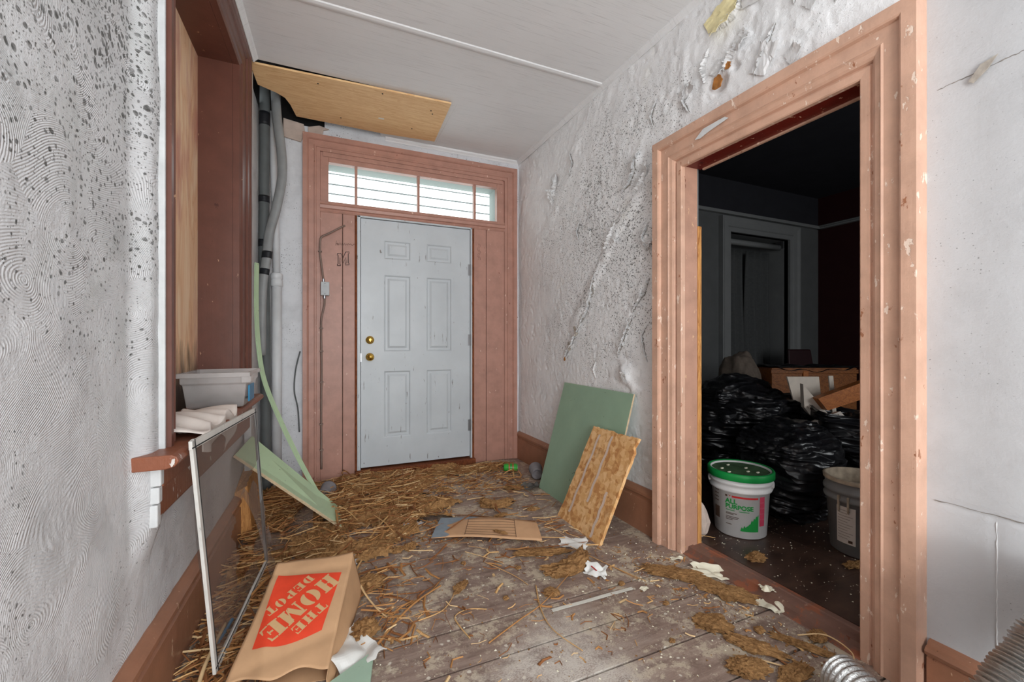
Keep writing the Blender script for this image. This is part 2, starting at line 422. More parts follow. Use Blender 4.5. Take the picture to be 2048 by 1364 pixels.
# ------------------------------------------------------------------ left wall with the boarded window
WY0, WY1, WZ0, WZ1 = 1.70, 2.71, .74, 2.60
def disp_l(Y, Z):
    d = .007 * fbm(Y * 2.2, Z * 2.2, seed=3, oct=3) + .0022 * fbm(Y * 16, Z * 16, seed=9, oct=3)
    b = .034 * sstep(1.46, 1.535, Y + .012 * fbm(Z * 4, Z * 0 + 3, seed=5)) * (Y < 1.60) * sstep(.42, .60, Z)
    return d + b
wl = wall_mesh('wall_left', lines(np.linspace(-2.2, .85, 10), np.arange(.85, 3.69, .0125), [WY0 - .01, WY1 + .01]), lines(np.arange(0, CEIL + .01, .0125), [WZ0 - .02, WZ1 + .02, CEIL]),
               lambda Y, Z, D: (XL(Y) + D, Y, Z), disp_l, [(WY0 - .01, WY1 + .01, WZ0 - .02, WZ1 + .02)], M_WALL_L)
tag(wl, 'comb-swirled white plaster wall with black mould dots around the boarded window', 'wall', kind='structure')

win = thing('window_1', (-.46, 2.25, 0), 'brown framed deep window boarded up with plywood', 'window', kind='structure')
# casing profile: w = 0 at the opening, o = height above the plaster plane
PROF_W = [(0, 0), (0, .030), (.012, .036), (.022, .030), (.030, .040), (.048, .044), (.060, .036), (.066, .038), (.125, .040), (.130, .048), (.150, .052), (.160, .052), (.166, .058), (.200, .058), (.200, 0)]
MB().mould(lambda t, w, o: (XL(WY1 + w) + o, WY1 + w, t), PROF_W, WZ0 + .02, WZ1, 0, .92).build('side_casing', M_BROWN, win)
MB().mould(lambda t, w, o: (XL(WY0 - w * .55) + o, WY0 - w * .55, t), PROF_W, WZ0 + .02, WZ1, 0, .92).build('side_casing', M_BROWN, win)
MB().mould(lambda t, w, o: (XL(t) + o, t, WZ1 + w * .92), PROF_W, WY0, WY1, .55, 1).build('head_casing', M_BROWN, win)
XP = -.62
MB().box(XP, XL(WY1) - .001, WY1, WY1 + .03, WZ0, WZ1 + .03).build('jamb', M_BROWN, win)
MB().box(XP, XL(WY0) - .001, WY0 - .03, WY0, WZ0, WZ1 + .03).build('jamb', M_BROWN, win)
MB().hexa([(XP, WY0, WZ1), (XL(WY0) - .001, WY0, WZ1), (XL(WY1) - .001, WY1, WZ1), (XP, WY1, WZ1), (XP, WY0, WZ1 + .03), (XL(WY0) - .001, WY0, WZ1 + .03), (XL(WY1) - .001, WY1, WZ1 + .03), (XP, WY1, WZ1 + .03)]).build('head_jamb', M_BROWN, win)
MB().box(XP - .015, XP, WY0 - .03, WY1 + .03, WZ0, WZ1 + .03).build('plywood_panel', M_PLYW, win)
m = MB()
def stoolp(t, w, o): return (XL(t) + w, t, .78 + o)
sp = [(-.2, -.04), (.075, -.04), (.098, -.034), (.108, -.02), (.103, -.006), (.09, 0), (-.2, 0)]
m.mould(lambda t, w, o: (XL(t) + w, t, .78 + o), sp, 1.475, 2.99); m.build('stool', M_BROWN_W, win, bevel=.003)
ap = [(.0, .0), (.052, 0), (.052, -.06), (.046, -.066), (.046, -.072), (.04, -.078), (.04, -.15), (.03, -.165), (.0, -.175)]
MB().mould(lambda t, w, o: (XL(t) + w, t, .738 + o), ap, 1.545, 2.95).build('apron', M_BROWN_W, win)
for i, (a, b) in enumerate(((.0, .055), (.058, .105), (.108, .172))):
    MB().box(XL(1.53) + .02, XL(1.53) + .054 - i * .004, 1.518, 1.546, .738 - b, .738 - a).build('apron_end_block', M_WHITEP, win, bevel=.004)
# plaster-white painted edge of the near casing
MB().box(XL(1.58), XL(1.58) + .047, 1.572, 1.5845, .76, 2.79).build('casing_edge', M_WHITEP, win, bevel=.003)

# left baseboard
PROF_B = [(0, 0), (.032, 0), (.032, .185), (.024, .19), (.024, .205), (.036, .213), (.036, .228), (.026, .238), (.008, .25), (0, .25)]
bl = MB(); bl.mould(lambda t, w, o: (XL(t) + w, t, o), PROF_B, -2.2, 2.74)
tag(bl.build('baseboard_left', M_BASE), 'dusty brown moulded baseboard under the boarded window', 'baseboard', kind='structure')
tb = MB().hexa([(XL(2.75), 2.745, 0), (-.375, 2.745, 0), (-.365, 3.08, 0), (XL(3.1), 3.08, 0), (XL(2.75), 2.745, .265), (-.40, 2.745, .30), (-.395, 3.08, .36), (XL(3.1), 3.08, .36)])
tag(tb.build('trim_1', M_RAW, bevel=.003), 'bare orange timber block where the left baseboard ends', 'trim', kind='structure')
# narrow white board standing between window casing and pipe corner
MB().box(XL(3.0) + .01, XL(3.0) + .045, 2.955, 3.02, .25, 2.74).build('trim_2', M_WHITEP)
tag(bpy.data.objects['trim_2'], 'narrow white painted board beside the boarded window casing', 'trim', kind='structure')

# ------------------------------------------------------------------ back wall
def disp_b(X, Z): return .006 * fbm(X * 3, Z * 3, seed=21, oct=3) + .002 * fbm(X * 20, Z * 20, seed=23, oct=2)
DX0, DX1, DZ1 = -.045, 1.52, 2.59
wb = wall_mesh('wall_back', lines(np.arange(-.50, 1.76, .0125), [DX0 - .05, DX1 + .05]), lines(np.arange(0, CEIL + .26, .0125), [DZ1 + .05]),
               lambda X, Z, D: (X, YB - D, Z), disp_b, [(DX0 - .05, DX1 + .05, -1, DZ1 + .05), (-.6, -.185, 2.725, 4), (-.2, -.01, 2.775, 4)], M_WALL_B)
tag(wb, 'speckled blue-grey plaster wall around the front door frame', 'wall', kind='structure')
# patches of bare plaster near the ceiling gap
def patch(name, pts, off, mat, parent, th=.004):
    m = MB(); m.prism(pts, off); return m.build(name, mat, parent, bevel=.0015)
M_BARE = m_plain('bare_plaster', lin(196, 178, 166), .9, .15, 14, .2)
patch('plaster_patch', [(-.30, 3.676, 2.66), (-.18, 3.676, 2.64), (-.15, 3.676, 2.72), (-.16, 3.676, 2.78), (-.30, 3.676, 2.80)], (0, -.014, 0), M_BARE, wb)
patch('plaster_patch', [(-.13, 3.676, 2.722), (-.03, 3.676, 2.722), (-.02, 3.676, 2.76), (.02, 3.676, 2.775), (-.05, 3.676, 2.79), (-.13, 3.676, 2.765)], (0, -.016, 0), M_BARE, wb)

# ------------------------------------------------------------------ front door unit
d1 = thing('door_1', (.72, 3.66, 0), 'white six-panel front door in salmon-brown surround with transom light', 'door', kind='structure')
PROF_D = [(0, 0), (0, .030), (.026, .030), (.030, .036), (.040, .036), (.044, .030), (.080, .030), (.086, .040), (.094, .046), (.122, .046), (.122, 0)]
MB().mould(lambda t, w, o: (DX0 - w, YB - o, t), PROF_D, 0, DZ1, 0, 1).build('side_casing', M_PINK, d1)
MB().mould(lambda t, w, o: (DX1 + w, YB - o, t), PROF_D, 0, DZ1, 0, 1).build('side_casing', M_PINK, d1)
MB().mould(lambda t, w, o: (t, YB - o, DZ1 + w), PROF_D, DX0, DX1, 1, 1).build('head_casing', M_PINK, d1)
for a, b in ((DX0, .117), (.121, .212), (1.222, 1.338), (1.342, DX1)):
    MB().box(a, b, 3.655, 3.70, .0, 2.115).build('side_board', M_PINK, d1, bevel=.003)
MB().box(.212, .228, 3.648, 3.72, 0, 2.115).build('jamb_strip', M_ROT, d1, bevel=.002)
MB().box(1.203, 1.222, 3.648, 3.72, 0, 2.115).build('jamb_strip', M_ROT, d1, bevel=.002)
rail = [(0, .0), (0, .035), (.012, .042), (.024, .040), (.030, .052), (.052, .056), (.060, .050), (.066, .036), (.088, .034), (.088, 0)]
MB().mould(lambda t, w, o: (t, 3.69 - o, 2.115 + w), rail, DX0, DX1).build('transom_rail', M_PINK, d1)
MB().box(DX0, .016, 3.664, 3.72, 2.203, DZ1).build('transom_stile', M_PINK, d1, bevel=.003)
MB().box(1.449, DX1, 3.664, 3.72, 2.203, DZ1).build('transom_stile', M_PINK, d1, bevel=.003)
MB().box(.016, 1.449, 3.664, 3.72, 2.517, DZ1).build('transom_top', M_PINK, d1, bevel=.003)
MB().box(DX0 + .02, DX1 - .02, 3.655, 3.664, 2.555, DZ1).build('transom_bead', M_PINK, d1, bevel=.002)
xs = [.016, .222, .728, 1.237, 1.449]
for x in xs[1:-1]: MB().box(x - .010, x + .010, 3.672, 3.715, 2.203, 2.517).build('muntin', M_PINK, d1, bevel=.002)
for a, b in zip(xs[:-1], xs[1:]):
    MB().box(a, b, 3.696, 3.700, 2.203, 2.517).build('pane', M_GLASS, d1)
# white metal frame round the leaf
MB().box(.228, .254, 3.645, 3.74, .0, 2.117).build('door_frame', M_DOOR, d1, bevel=.003)
MB().box(1.187, 1.203, 3.645, 3.74, .0, 2.117).build('door_frame', M_DOOR, d1, bevel=.003)
MB().box(.228, 1.203, 3.645, 3.74, 2.103, 2.117).build('door_frame', M_DOOR, d1, bevel=.002)
MB().box(.212, 1.222, 3.60, 3.76, 0, .052).build('door_sill', M_ROT, d1, bevel=.004)
# leaf
FX = [.258, .438, .657, .791, 1.017, 1.183]; FZ = [.068, .297, .851, 1.011, 1.650, 1.780, 1.938, 2.098]; FY = 3.656
leaf = MB(); cells = []
for i in range(5):
    for j in range(7):
        a, b, c, d = FX[i], FX[i + 1], FZ[j], FZ[j + 1]
        if i in (1, 3) and j in (1, 3, 5): cells.append((a, b, c, d)); continue
        leaf.add([(a, FY, c), (b, FY, c), (b, FY, d), (a, FY, d)], [(0, 1, 2, 3)])
leaf.add([(.258, FY, .068), (1.183, FY, .068), (1.183, FY + .044, .068), (.258, FY + .044, .068), (.258, FY, 2.098), (1.183, FY, 2.098), (1.183, FY + .044, 2.098), (.258, FY + .044, 2.098)],
         [(0, 1, 2, 3), (4, 7, 6, 5), (1, 5, 6, 2), (0, 3, 7, 4), (2, 6, 7, 3)])
lo_ = leaf.build('door_leaf', M_DOOR, d1)
for a, b, c, d in cells:
    m = MB(); rs = []
    for ins, dep in ((0, 0), (.006, .002), (.013, .010), (.030, .010), (.046, .002)):
        rs.append([(a + ins, FY + dep, c + ins), (b - ins, FY + dep, c + ins), (b - ins, FY + dep, d - ins), (a + ins, FY + dep, d - ins)])
    vs = [p for r in rs for p in r]
    fs = [(4 * q + e, 4 * q + (e + 1) % 4, 4 * q + 4 + (e + 1) % 4, 4 * q + 4 + e) for q in range(4) for e in range(4)] + [(16, 17, 18, 19)]
    m.add(vs, fs); m.build('panel', M_DOOR, lo_)
for z, kn in ((.969, True), (1.108, False)):
    m = MB(); prof = [(0, .001), (.030, .001), (.033, .006), (.029, .012), (.018, .015)]
    prof += [(.014, .03), (.018, .038), (.027, .046), (.029, .056), (.022, .066), (.0, .069)] if kn else [(.022, .018), (.022, .026), (.017, .030), (0, .030)]
    m.lathe(prof, (.327, FY, z), 28, (0, -1, 0))
    k = m.build('door_knob' if kn else 'deadbolt', M_BRASS, lo_, smooth=True)
    if not kn: MB().box(.3235, .3305, FY - .043, FY - .028, z - .014, z + .014).build('thumb_turn', M_BRASS, lo_, bevel=.002)
for z in (.345, 1.109, 1.738):
    m = MB(); m.tube([(1.187, FY - .006, z - .05), (1.187, FY - .006, z + .05)], .007, 10); m.box(1.166, 1.187, FY - .003, FY - .0005, z - .05, z + .05)
    m.build('hinge', M_STEEL, lo_)
MB().box(.255, .262, FY - .002, FY + .01, .93, 1.0).build('latch_plate', M_STEEL, lo_)
# exterior reveal and soffit seen through the transom
m = MB(); m.box(-.25, 1.75, 3.735, 3.90, 2.532, 2.85); m.box(1.462, 1.75, 3.735, 3.90, 0, 2.532); m.box(-.35, -.02, 3.735, 3.90, 0, 2.85); m.box(-.02, 1.462, 3.745, 3.90, 2.05, 2.185)
m.build('outer_reveal', M_EXT, d1)
MB().box(-.02, 1.462, 3.76, 3.80, 0, 2.10).build('outer_panel', M_EXT, d1)
# scribbles in marker and pencil on the left side board
M_INK = m_plain('marker_ink', (.03, .02, .02, 1), .6)
M_PENCIL = m_plain('pencil_grey', lin(104, 78, 68), .7)
def sb(x, z): return (x, 3.6535, z)
Mz = [(.080, 1.700), (.104, 1.700), (.104, 1.712), (.099, 1.712), (.099, 1.765), (.122, 1.722), (.145, 1.770), (.145, 1.722), (.140, 1.722), (.140, 1.709), (.168, 1.713), (.168, 1.725), (.161, 1.725),
      (.161, 1.802), (.168, 1.802), (.168, 1.816), (.143, 1.814), (.122, 1.765), (.105, 1.800), (.080, 1.795), (.080, 1.783), (.086, 1.783), (.086, 1.712), (.080, 1.712), (.080, 1.700)]
inkb = [o for o in bpy.data.objects if o.name.startswith('side_board')][1]
MB().tube([sb(*p) for p in Mz], .0028, 5).build('marker_letter', M_INK, inkb)
sc = [(.068, 1.86), (.074, 1.90), (.082, 1.862), (.072, 1.876), (.086, 1.876), (.09, 1.862), (.094, 1.884), (.1, 1.864), (.106, 1.884), (.112, 1.864), (.12, 1.882), (.128, 1.866), (.134, 1.884), (.142, 1.866), (.15, 1.88), (.156, 1.868), (.162, 1.884), (.17, 1.872), (.178, 1.882), (.19, 1.87), (.205, 1.88)]
MB().tube([sb(*p) for p in sc], .0018, 4).build('pencil_scribble', M_PENCIL, inkb)
sb2 = [o for o in bpy.data.objects if o.name.startswith('side_board')][2]
for x in (1.262, 1.276):
    MB().tube([(x + .012 * math.sin(i * 1.9) , 3.6535, 1.98 - i * .018) for i in range(9)], .0011, 4).build('pencil_scribble', M_PENCIL, sb2)

# ------------------------------------------------------------------ right wall: peeling plaster, doorway
OY0, OY1, OZ = .862, 1.662, 2.005
SCARS = [  # polylines (y, z), half width, height, one-sided
    ([(2.62, 2.62), (2.70, 2.50), (2.75, 2.38), (2.92, 2.21), (3.10, 2.05), (3.34, 1.90)], .045, .016, 0),
    ([(1.93, 2.02), (2.08, 1.90), (2.23, 1.81), (2.32, 1.67), (2.47, 1.49), (2.62, 1.33), (2.75, 1.20)], .040, .020, 0),
    ([(2.40, 1.60), (2.46, 1.45), (2.55, 1.30), (2.70, 1.10), (2.84, .95)], .022, .014, 1),
    ([(1.90, 1.47), (1.98, 1.37), (2.06, 1.28), (2.14, 1.10), (2.20, 1.00)], .022, .014, 1),
    ([(2.15, .95), (2.10, .86), (2.05, .80)], .03, .012, 0),
    ([(1.88, 1.75), (1.96, 1.66), (2.0, 1.55)], .02, .009, 1),
    ([(2.02, 2.20), (2.06, 2.10), (2.16, 2.04)], .03, .012, 0),
    ([(1.35, 2.48), (1.42, 2.40), (1.50, 2.30)], .03, .010, 1),
    ([(1.10, 2.52), (1.16, 2.36), (1.24, 2.22)], .03, .010, 1),
    ([(1.62, 2.60), (1.66, 2.45), (1.62, 2.32)], .028, .011, 1),
    ([(.95, 2.46), (1.02, 2.36), (1.12, 2.32)], .02, .008, 1)]
def segdist(Y, Z, pl):
    best = np.full_like(Y, 9.0); side = np.zeros_like(Y); tt = np.zeros_like(Y); n = len(pl) - 1
    for i in range(n):
        (a, b), (c, d) = pl[i], pl[i + 1]; L2 = (c - a) ** 2 + (d - b) ** 2
        t = np.clip(((Y - a) * (c - a) + (Z - b) * (d - b)) / L2, 0, 1)
        dy = Y - (a + t * (c - a)); dz = Z - (b + t * (d - b)); ds = np.hypot(dy, dz); u = ds < best
        side = np.where(u, np.sign((c - a) * dz - (d - b) * dy), side); tt = np.where(u, (i + t) / n, tt); best = np.where(u, ds, best)
    return best, side, tt
def disp_r(Y, Z):
    far = sstep(.70, .80, Y)
    wy = Y + .02 * fbm(Y * 9, Z * 9, seed=31, oct=3); wz = Z + .02 * fbm(Y * 9, Z * 9, seed=37, oct=3)
    d = .007 * fbm(Y * 2.4, Z * 2.4, seed=33, oct=3) + .0028 * fbm(Y * 11, Z * 8, seed=35, oct=3)
    up = sstep(1.9, 2.3, Z)
    pl = fbm(Y * 4.2 + Z * 1.5, Z * 2.6, seed=41, oct=4)
    d = d + up * .0032 * (sstep(.02, .05, pl) + sstep(.22, .24, pl) - .5)
    pits = fbm(Y * 26, Z * 26, seed=45, oct=2)
    d = d - .005 * sstep(.42, .55, pits)
    for pts, w, h, one in SCARS:
        h = h * (.75 if pts[0][1] < 2.3 else .5)
        ds, side, tt = segdist(wy, wz, pts); env = np.clip(np.minimum(tt, 1 - tt) * 8 + .25, 0, 1)
        if one: d = d + env * h * np.where(side > 0, np.exp(-(ds / (w * 2.6)) ** 2), -.35 * np.exp(-(ds / (w * .25)) ** 2))
        else: d = d + env * h * np.exp(-(ds / w) ** 4)
    for by, bz, r, h in ((1.90, 2.06, .07, .018), (1.92, 1.72, .06, .016), (2.12, .90, .06, .016), (2.03, 2.17, .05, .014), (1.46, 2.33, .04, -.03), (2.98, 2.37, .05, -.022), (3.02, 2.30, .035, .018), (1.38, 2.36, .022, -.02)):
        d = d + h * np.exp(-(np.hypot(wy - by, wz - bz) / r) ** 4)
    near = .0012 * fbm(Y * 7, Z * 4, seed=51, oct=3) + .006 * (1 - sstep(.48, .62, Y)) - .004 * np.exp(-((Z - .612) / .0045) ** 2) * (Y < .66) - .0035 * np.exp(-((Y - .545) / .004) ** 2) * (Z < .61)
    sl = .612 + 1.05 + (.67 - Y) * 0.9
    return np.where(Y < .70, near, d * far + near * (1 - far))
_yl = lines(np.linspace(-2.2, .1, 8), np.arange(.1, 3.70, .0115), [OY0 - .03, OY1 + .03]); _zl = lines(np.arange(0, CEIL + .01, .0115), [OZ + .03, CEIL])
_D = disp_r(*np.meshgrid(_yl, _zl, indexing='ij'))
def dr(y, z):
    return float(_D[min(np.searchsorted(_yl, y), len(_yl) - 1), min(np.searchsorted(_zl, z), len(_zl) - 1)])
wr = wall_mesh('wall_right', _yl, _zl,
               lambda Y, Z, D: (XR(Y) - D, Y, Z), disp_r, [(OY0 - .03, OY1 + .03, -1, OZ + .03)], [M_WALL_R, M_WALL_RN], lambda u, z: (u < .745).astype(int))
tag(wr, 'white plaster wall with peeling paint, cracks and grey mould around the open doorway', 'wall', kind='structure')
# loose curled paint flakes standing off the wall
M_FLAKE = m_plain('loose_paint_flake', (.68, .68, .68, 1), .6, .10, 40, .1)
M_FLAKEY = m_plain('yellowed_paint_flake', lin(232, 220, 172), .6, .10, 30, .1)
M_RUST = m_plain('exposed_brown_plaster', lin(168, 112, 58), .9, .35, 40, .4)
M_GREYP = m_plain('exposed_grey_plaster', lin(168, 160, 150), .9, .25, 40, .4)
def flake(y, z, w, h, rot, curl, mat, seed, base=.006):
    rr = random.Random(seed); n = 12; m = MB()
    def fn(u, v):
        a = (u - .5) * w; b = (v - .5) * h
        e = 1 - .22 * abs(math.sin(u * 9 + seed)) * (v > .5) - .15 * abs(math.sin(v * 7 + seed * 2)) * (u > .5)
        a *= e; b *= e
        lift = curl * (max(0, v - .25) ** 2) * 1.6 + .25 * curl * math.sin(u * 5 + seed) * v
        yy = y + a * math.cos(rot) - b * math.sin(rot); zz = z + a * math.sin(rot) + b * math.cos(rot)
        dd = dr(yy, zz)
        return (XR(yy) - max(dd, 0) - base - abs(lift), yy, zz)
    m.grid(fn, n, n); return m.build('paint_flake', mat, wr, thick=.0018)
for a in [(1.42, 2.615, .17, .15, 2.7, .045, M_FLAKEY, 1), (1.44, 2.385, .07, .09, 2.2, .03, M_FLAKE, 2), (1.22, 2.30, .09, .13, .6, .018, M_FLAKE, 3), (1.10, 2.25, .06, .07, 1.0, .015, M_FLAKE, 4),
          (1.63, 2.38, .06, .12, 1.4, .035, M_FLAKE, 5), (1.32, 2.44, .08, .10, 2.4, .04, M_FLAKE, 6), (1.93, 2.09, .07, .09, 1.1, .035, M_FLAKE, 7), (2.00, 2.04, .06, .08, 2.0, .035, M_FLAKE, 8),
          (2.99, 2.40, .06, .10, 2.6, .04, M_FLAKE, 9), (3.02, 2.28, .05, .09, .5, .04, M_FLAKE, 10), (2.20, 1.75, .05, .07, 2.5, .035, M_FLAKE, 11), (1.91, 1.66, .07, .09, 2.2, .03, M_FLAKE, 12),
          (2.66, 1.17, .03, .09, 2.6, .02, M_GREYP, 13), (2.75, 1.06, .03, .08, 2.6, .02, M_GREYP, 14), (2.11, .88, .05, .07, .4, .025, M_FLAKE, 15), (1.28, 2.60, .10, .06, .2, .03, M_FLAKE, 16),
          (1.02, 2.42, .06, .09, .8, .028, M_FLAKE, 17), (2.0, 2.19, .05, .06, 1.8, .03, M_FLAKE, 18)]:
    flake(*a)
# torn lips of paint along the cracks, standing off the wall
M_CRACK = m_plain('crack_shadow_plaster', lin(138, 132, 126), .95, .3, 60, .3)
def lip(poly, w, lift, side, seed):
    n = 46; P = [Vector((a, b, 0)) for a, b in poly]; rr = np.random.RandomState(seed); jag = rr.rand(n + 1); jag2 = rr.rand(n + 1)
    def fn(u, t):
        i = int(round(t * n)); p = cat2(P, t); q = cat2(P, min(1, t + .02)) - cat2(P, max(0, t - .02)); q.normalize(); s = Vector((-q.y, q.x, 0)) * side
        env = max(0.0, math.sin(math.pi * min(1, max(0, t)))) ** .5
        a = p + q * ((jag2[i] - .5) * .012) + s * (w * (.35 + .9 * jag[i]) * env * (1 - u))
        dd = max(dr(a.x, a.y), -.002)
        return (XR(a.x) - dd - .0012 - lift * env * (u ** 2) * (.4 + jag2[i]), a.x, a.y)
    m = MB(); m.grid(fn, 6, n); m.build('paint_lip', M_FLAKE, wr, thick=.0016)
    m = MB()
    def fc(u, t):
        i = int(round(t * n)); p = cat2(P, t); q = cat2(P, min(1, t + .02)) - cat2(P, max(0, t - .02)); q.normalize(); s = Vector((-q.y, q.x, 0)) * side
        env = max(0.0, math.sin(math.pi * min(1, max(0, t)))) ** .5; a = p + q * ((jag2[i] - .5) * .012) - s * (.010 * env * (.15 + jag[n - i]) * u) + s * .002
        return (XR(a.x) - max(dr(a.x, a.y), -.004) - .0014, a.x, a.y)
    m.grid(fc, 1, n); m.build('crack', M_CRACK, wr)
def cat2(P, t):
    n = len(P) - 1; x = min(max(t, 0), 1) * n; i = min(int(x), n - 1); return P[i].lerp(P[i + 1], x - i)
for a in [([(2.42, 1.56), (2.47, 1.42), (2.55, 1.29), (2.62, 1.20)], .030, .020, 1, 1), ([(2.60, 1.22), (2.70, 1.10), (2.79, 1.01), (2.85, .95)], .026, .022, 1, 2),
          ([(1.91, 1.46), (1.96, 1.37), (1.99, 1.35), (2.06, 1.27)], .026, .020, 1, 3), ([(2.06, 1.26), (2.13, 1.12), (2.20, 1.00)], .024, .018, 1, 4),
          ([(2.98, 2.44), (2.99, 2.34), (3.04, 2.27), (3.03, 2.20)], .03, .025, -1, 5), ([(2.00, 2.22), (2.02, 2.12), (2.08, 2.05), (2.17, 2.02)], .035, .026, 1, 6),
          ([(1.92, 2.10), (1.98, 2.03), (2.06, 2.0)], .03, .024, -1, 7), ([(1.64, 2.42), (1.66, 2.34), (1.63, 2.27)], .026, .022, 1, 8), ([(1.34, 2.46), (1.40, 2.41), (1.43, 2.36)], .03, .022, -1, 9),
          ([(1.17, 2.42), (1.22, 2.32), (1.27, 2.24)], .03, .022, 1, 10), ([(1.02, 2.62), (1.08, 2.52), (1.10, 2.44)], .028, .020, 1, 11), ([(1.30, 2.66), (1.36, 2.60), (1.47, 2.58)], .03, .02, -1, 12),
          ([(2.22, 1.86), (2.26, 1.77), (2.33, 1.70)], .026, .022, -1, 13), ([(1.90, 1.78), (1.94, 1.70), (1.93, 1.62)], .028, .022, 1, 14), ([(2.62, 1.98), (2.66, 1.90), (2.64, 1.83)], .02, .014, 1, 15),
          ([(1.93, 1.20), (1.98, 1.13), (1.96, 1.05), (1.93, .98)], .016, .012, 1, 16), ([(2.44, .96), (2.46, .90), (2.44, .85)], .014, .010, -1, 17), ([(2.75, 2.53), (2.70, 2.42), (2.76, 2.32)], .022, .014, 1, 18),
          ([(1.50, 2.52), (1.55, 2.44), (1.53, 2.36)], .026, .018, -1, 19), ([(1.85, 2.46), (1.90, 2.38), (1.88, 2.30)], .02, .014, 1, 20), ([(.86, 2.52), (.92, 2.42), (.95, 2.34)], .022, .016, 1, 21)]:
    lip(*a)
for (y, z, r) in ((1.455, 2.325, .040), (1.40, 2.372, .020), (2.83, .962, .016)):
    m = MB(); pts = []
    for i in range(14):
        a = i * 2 * math.pi / 14; rad = r * (.7 + .4 * random.random()); pts.append((XR(y) - .004 - max(dr(y, z), 0), y + rad * math.cos(a) * .8, z + rad * math.sin(a)))
    m.prism(pts, (-.005, 0, 0)); m.build('bare_spot', M_RUST, wr)
# long gouge high on the near part of the wall
m = MB(); m.prism([(XR(.6) - .008, .60, 2.03 - .178), (XR(.6) - .008, .575, 2.065 - .178), (XR(.6) - .008, .54, 2.075 - .178), (XR(.6) - .008, .56, 2.045 - .178), (XR(.6) - .008, .59, 2.02 - .178)], (-.002, 0, 0))
m.build('bare_spot', M_GREYP, wr)
for (ya, za, yb, zb, r) in ((.672, 1.868, .50, 1.878, .0014), (.50, 1.878, .30, 1.90, .0010), (.678, .612, .30, .612, .0015), (.545, .605, .545, .18, .0016)):
    n_ = 24; rs_ = random.Random(int(ya * 1000)); m = MB()
    m.tube([(XR(ya + (yb - ya) * i / n_) - dr(ya + (yb - ya) * i / n_, za + (zb - za) * i / n_) - .0006, ya + (yb - ya) * i / n_ + rs_.uniform(-.001, .001), za + (zb - za) * i / n_ + rs_.uniform(-.0015, .0015)) for i in range(n_ + 1)], [r * rs_.uniform(.4, 1.3) for _ in range(n_ + 1)], 5)
    m.build('joint_crack', M_CRACK if za != .605 else M_FLAKE, wr)

# baseboards, right
MB().mould(lambda t, w, o: (XR(t) - w, t, o), PROF_B, 1.845, 3.65).build('baseboard_right', M_BASE)
tag(bpy.data.objects['baseboard_right'], 'brown moulded baseboard behind the leaning boards', 'baseboard', kind='structure')
PROF_B2 = [(0, 0), (.022, 0), (.022, .128), (.018, .132), (.030, .140), (.036, .152), (.030, .162), (.020, .166), (.014, .176), (0, .180)]
MB().mould(lambda t, w, o: (XR(t) - w, t, o), PROF_B2, -2.2, .688).build('baseboard_right_near', M_BASE)
tag(bpy.data.objects['baseboard_right_near'], 'brown baseboard with grimy cap beside the doorway, behind the foil ducts', 'baseboard', kind='structure')

# doorway
d2 = thing('door_2', (1.72, 1.26, 0), 'salmon painted cased doorway opening to the dark side room', 'door', kind='structure')
PROF_R = [(-.004, 0), (-.004, .020), (.0, .024), (.026, .026), (.030, .018), (.036, .018), (.040, .030), (.048, .036), (.062, .040), (.068, .046), (.074, .042), (.118, .044), (.122, .058), (.128, .062), (.166, .062), (.166, 0)]
MB().mould(lambda t, w, o: (XR(OY1 + w) - o, OY1 + w, t), PROF_R, 0, OZ, 0, 1).build('side_casing', M_PINK_R, d2)
MB().mould(lambda t, w, o: (XR(OY0 - w) - o, OY0 - w, t), PROF_R, 0, OZ, 0, 1).build('side_casing', M_PINK_R, d2)
MB().mould(lambda t, w, o: (XR(t) - o, t, OZ + w), PROF_R, OY0, OY1, 1, 1).build('head_casing', M_PINK_R, d2)
XJ = 1.815
MB().box(XR(1.66) - .018, XJ - .022, OY1, OY1 + .025, 0, OZ + .025).build('jamb', M_PINK_J, d2, bevel=.002)
MB().box(XJ - .022, XJ + .004, OY1 - .004, OY1 + .03, 0.02, OZ - .30).build('jamb_edge', M_RAW, d2, bevel=.002)
MB().box(XR(.86) - .018, XJ, OY0 - .025, OY0, 0, OZ + .025).build('jamb', M_PINK_J, d2, bevel=.002)
MB().box(XR(1.2) - .018, XJ, OY0, OY1, OZ, OZ + .025).build('head_jamb', M_REDJ, d2, bevel=.002)
MB().box(XJ - .008, XJ + .004, OY0, OY1 - .02, OZ - .008, OZ + .004).build('head_bead', M_PINK_R, d2)
thr = [(0, -.02), (.012, .004), (.05, .012), (.055, .030), (.085, .034), (.088, .028), (.118, .030), (.122, .034), (.15, .032), (.16, .02), (.16, -.02)]
MB().mould(lambda t, w, o: (1.675 + w, t, o), thr, OY0 - .0, OY1 + .0).build('threshold', M_CLUT, d2)
# patch of light filler on the head casing
M_FILL = m_plain('filler', lin(214, 216, 216), .7, .05)
m = MB(); m.prism([(XR(1.6) - .0455, 1.55, OZ + .080), (XR(1.6) - .0455, 1.50, OZ + .112), (XR(1.6) - .0455, 1.38, OZ + .112), (XR(1.6) - .0455, 1.36, OZ + .098), (XR(1.6) - .0455, 1.47, OZ + .085), (XR(1.6) - .0455, 1.52, OZ + .074)], (-.0025, 0, 0))
m.build('filler_patch', M_FILL, d2)

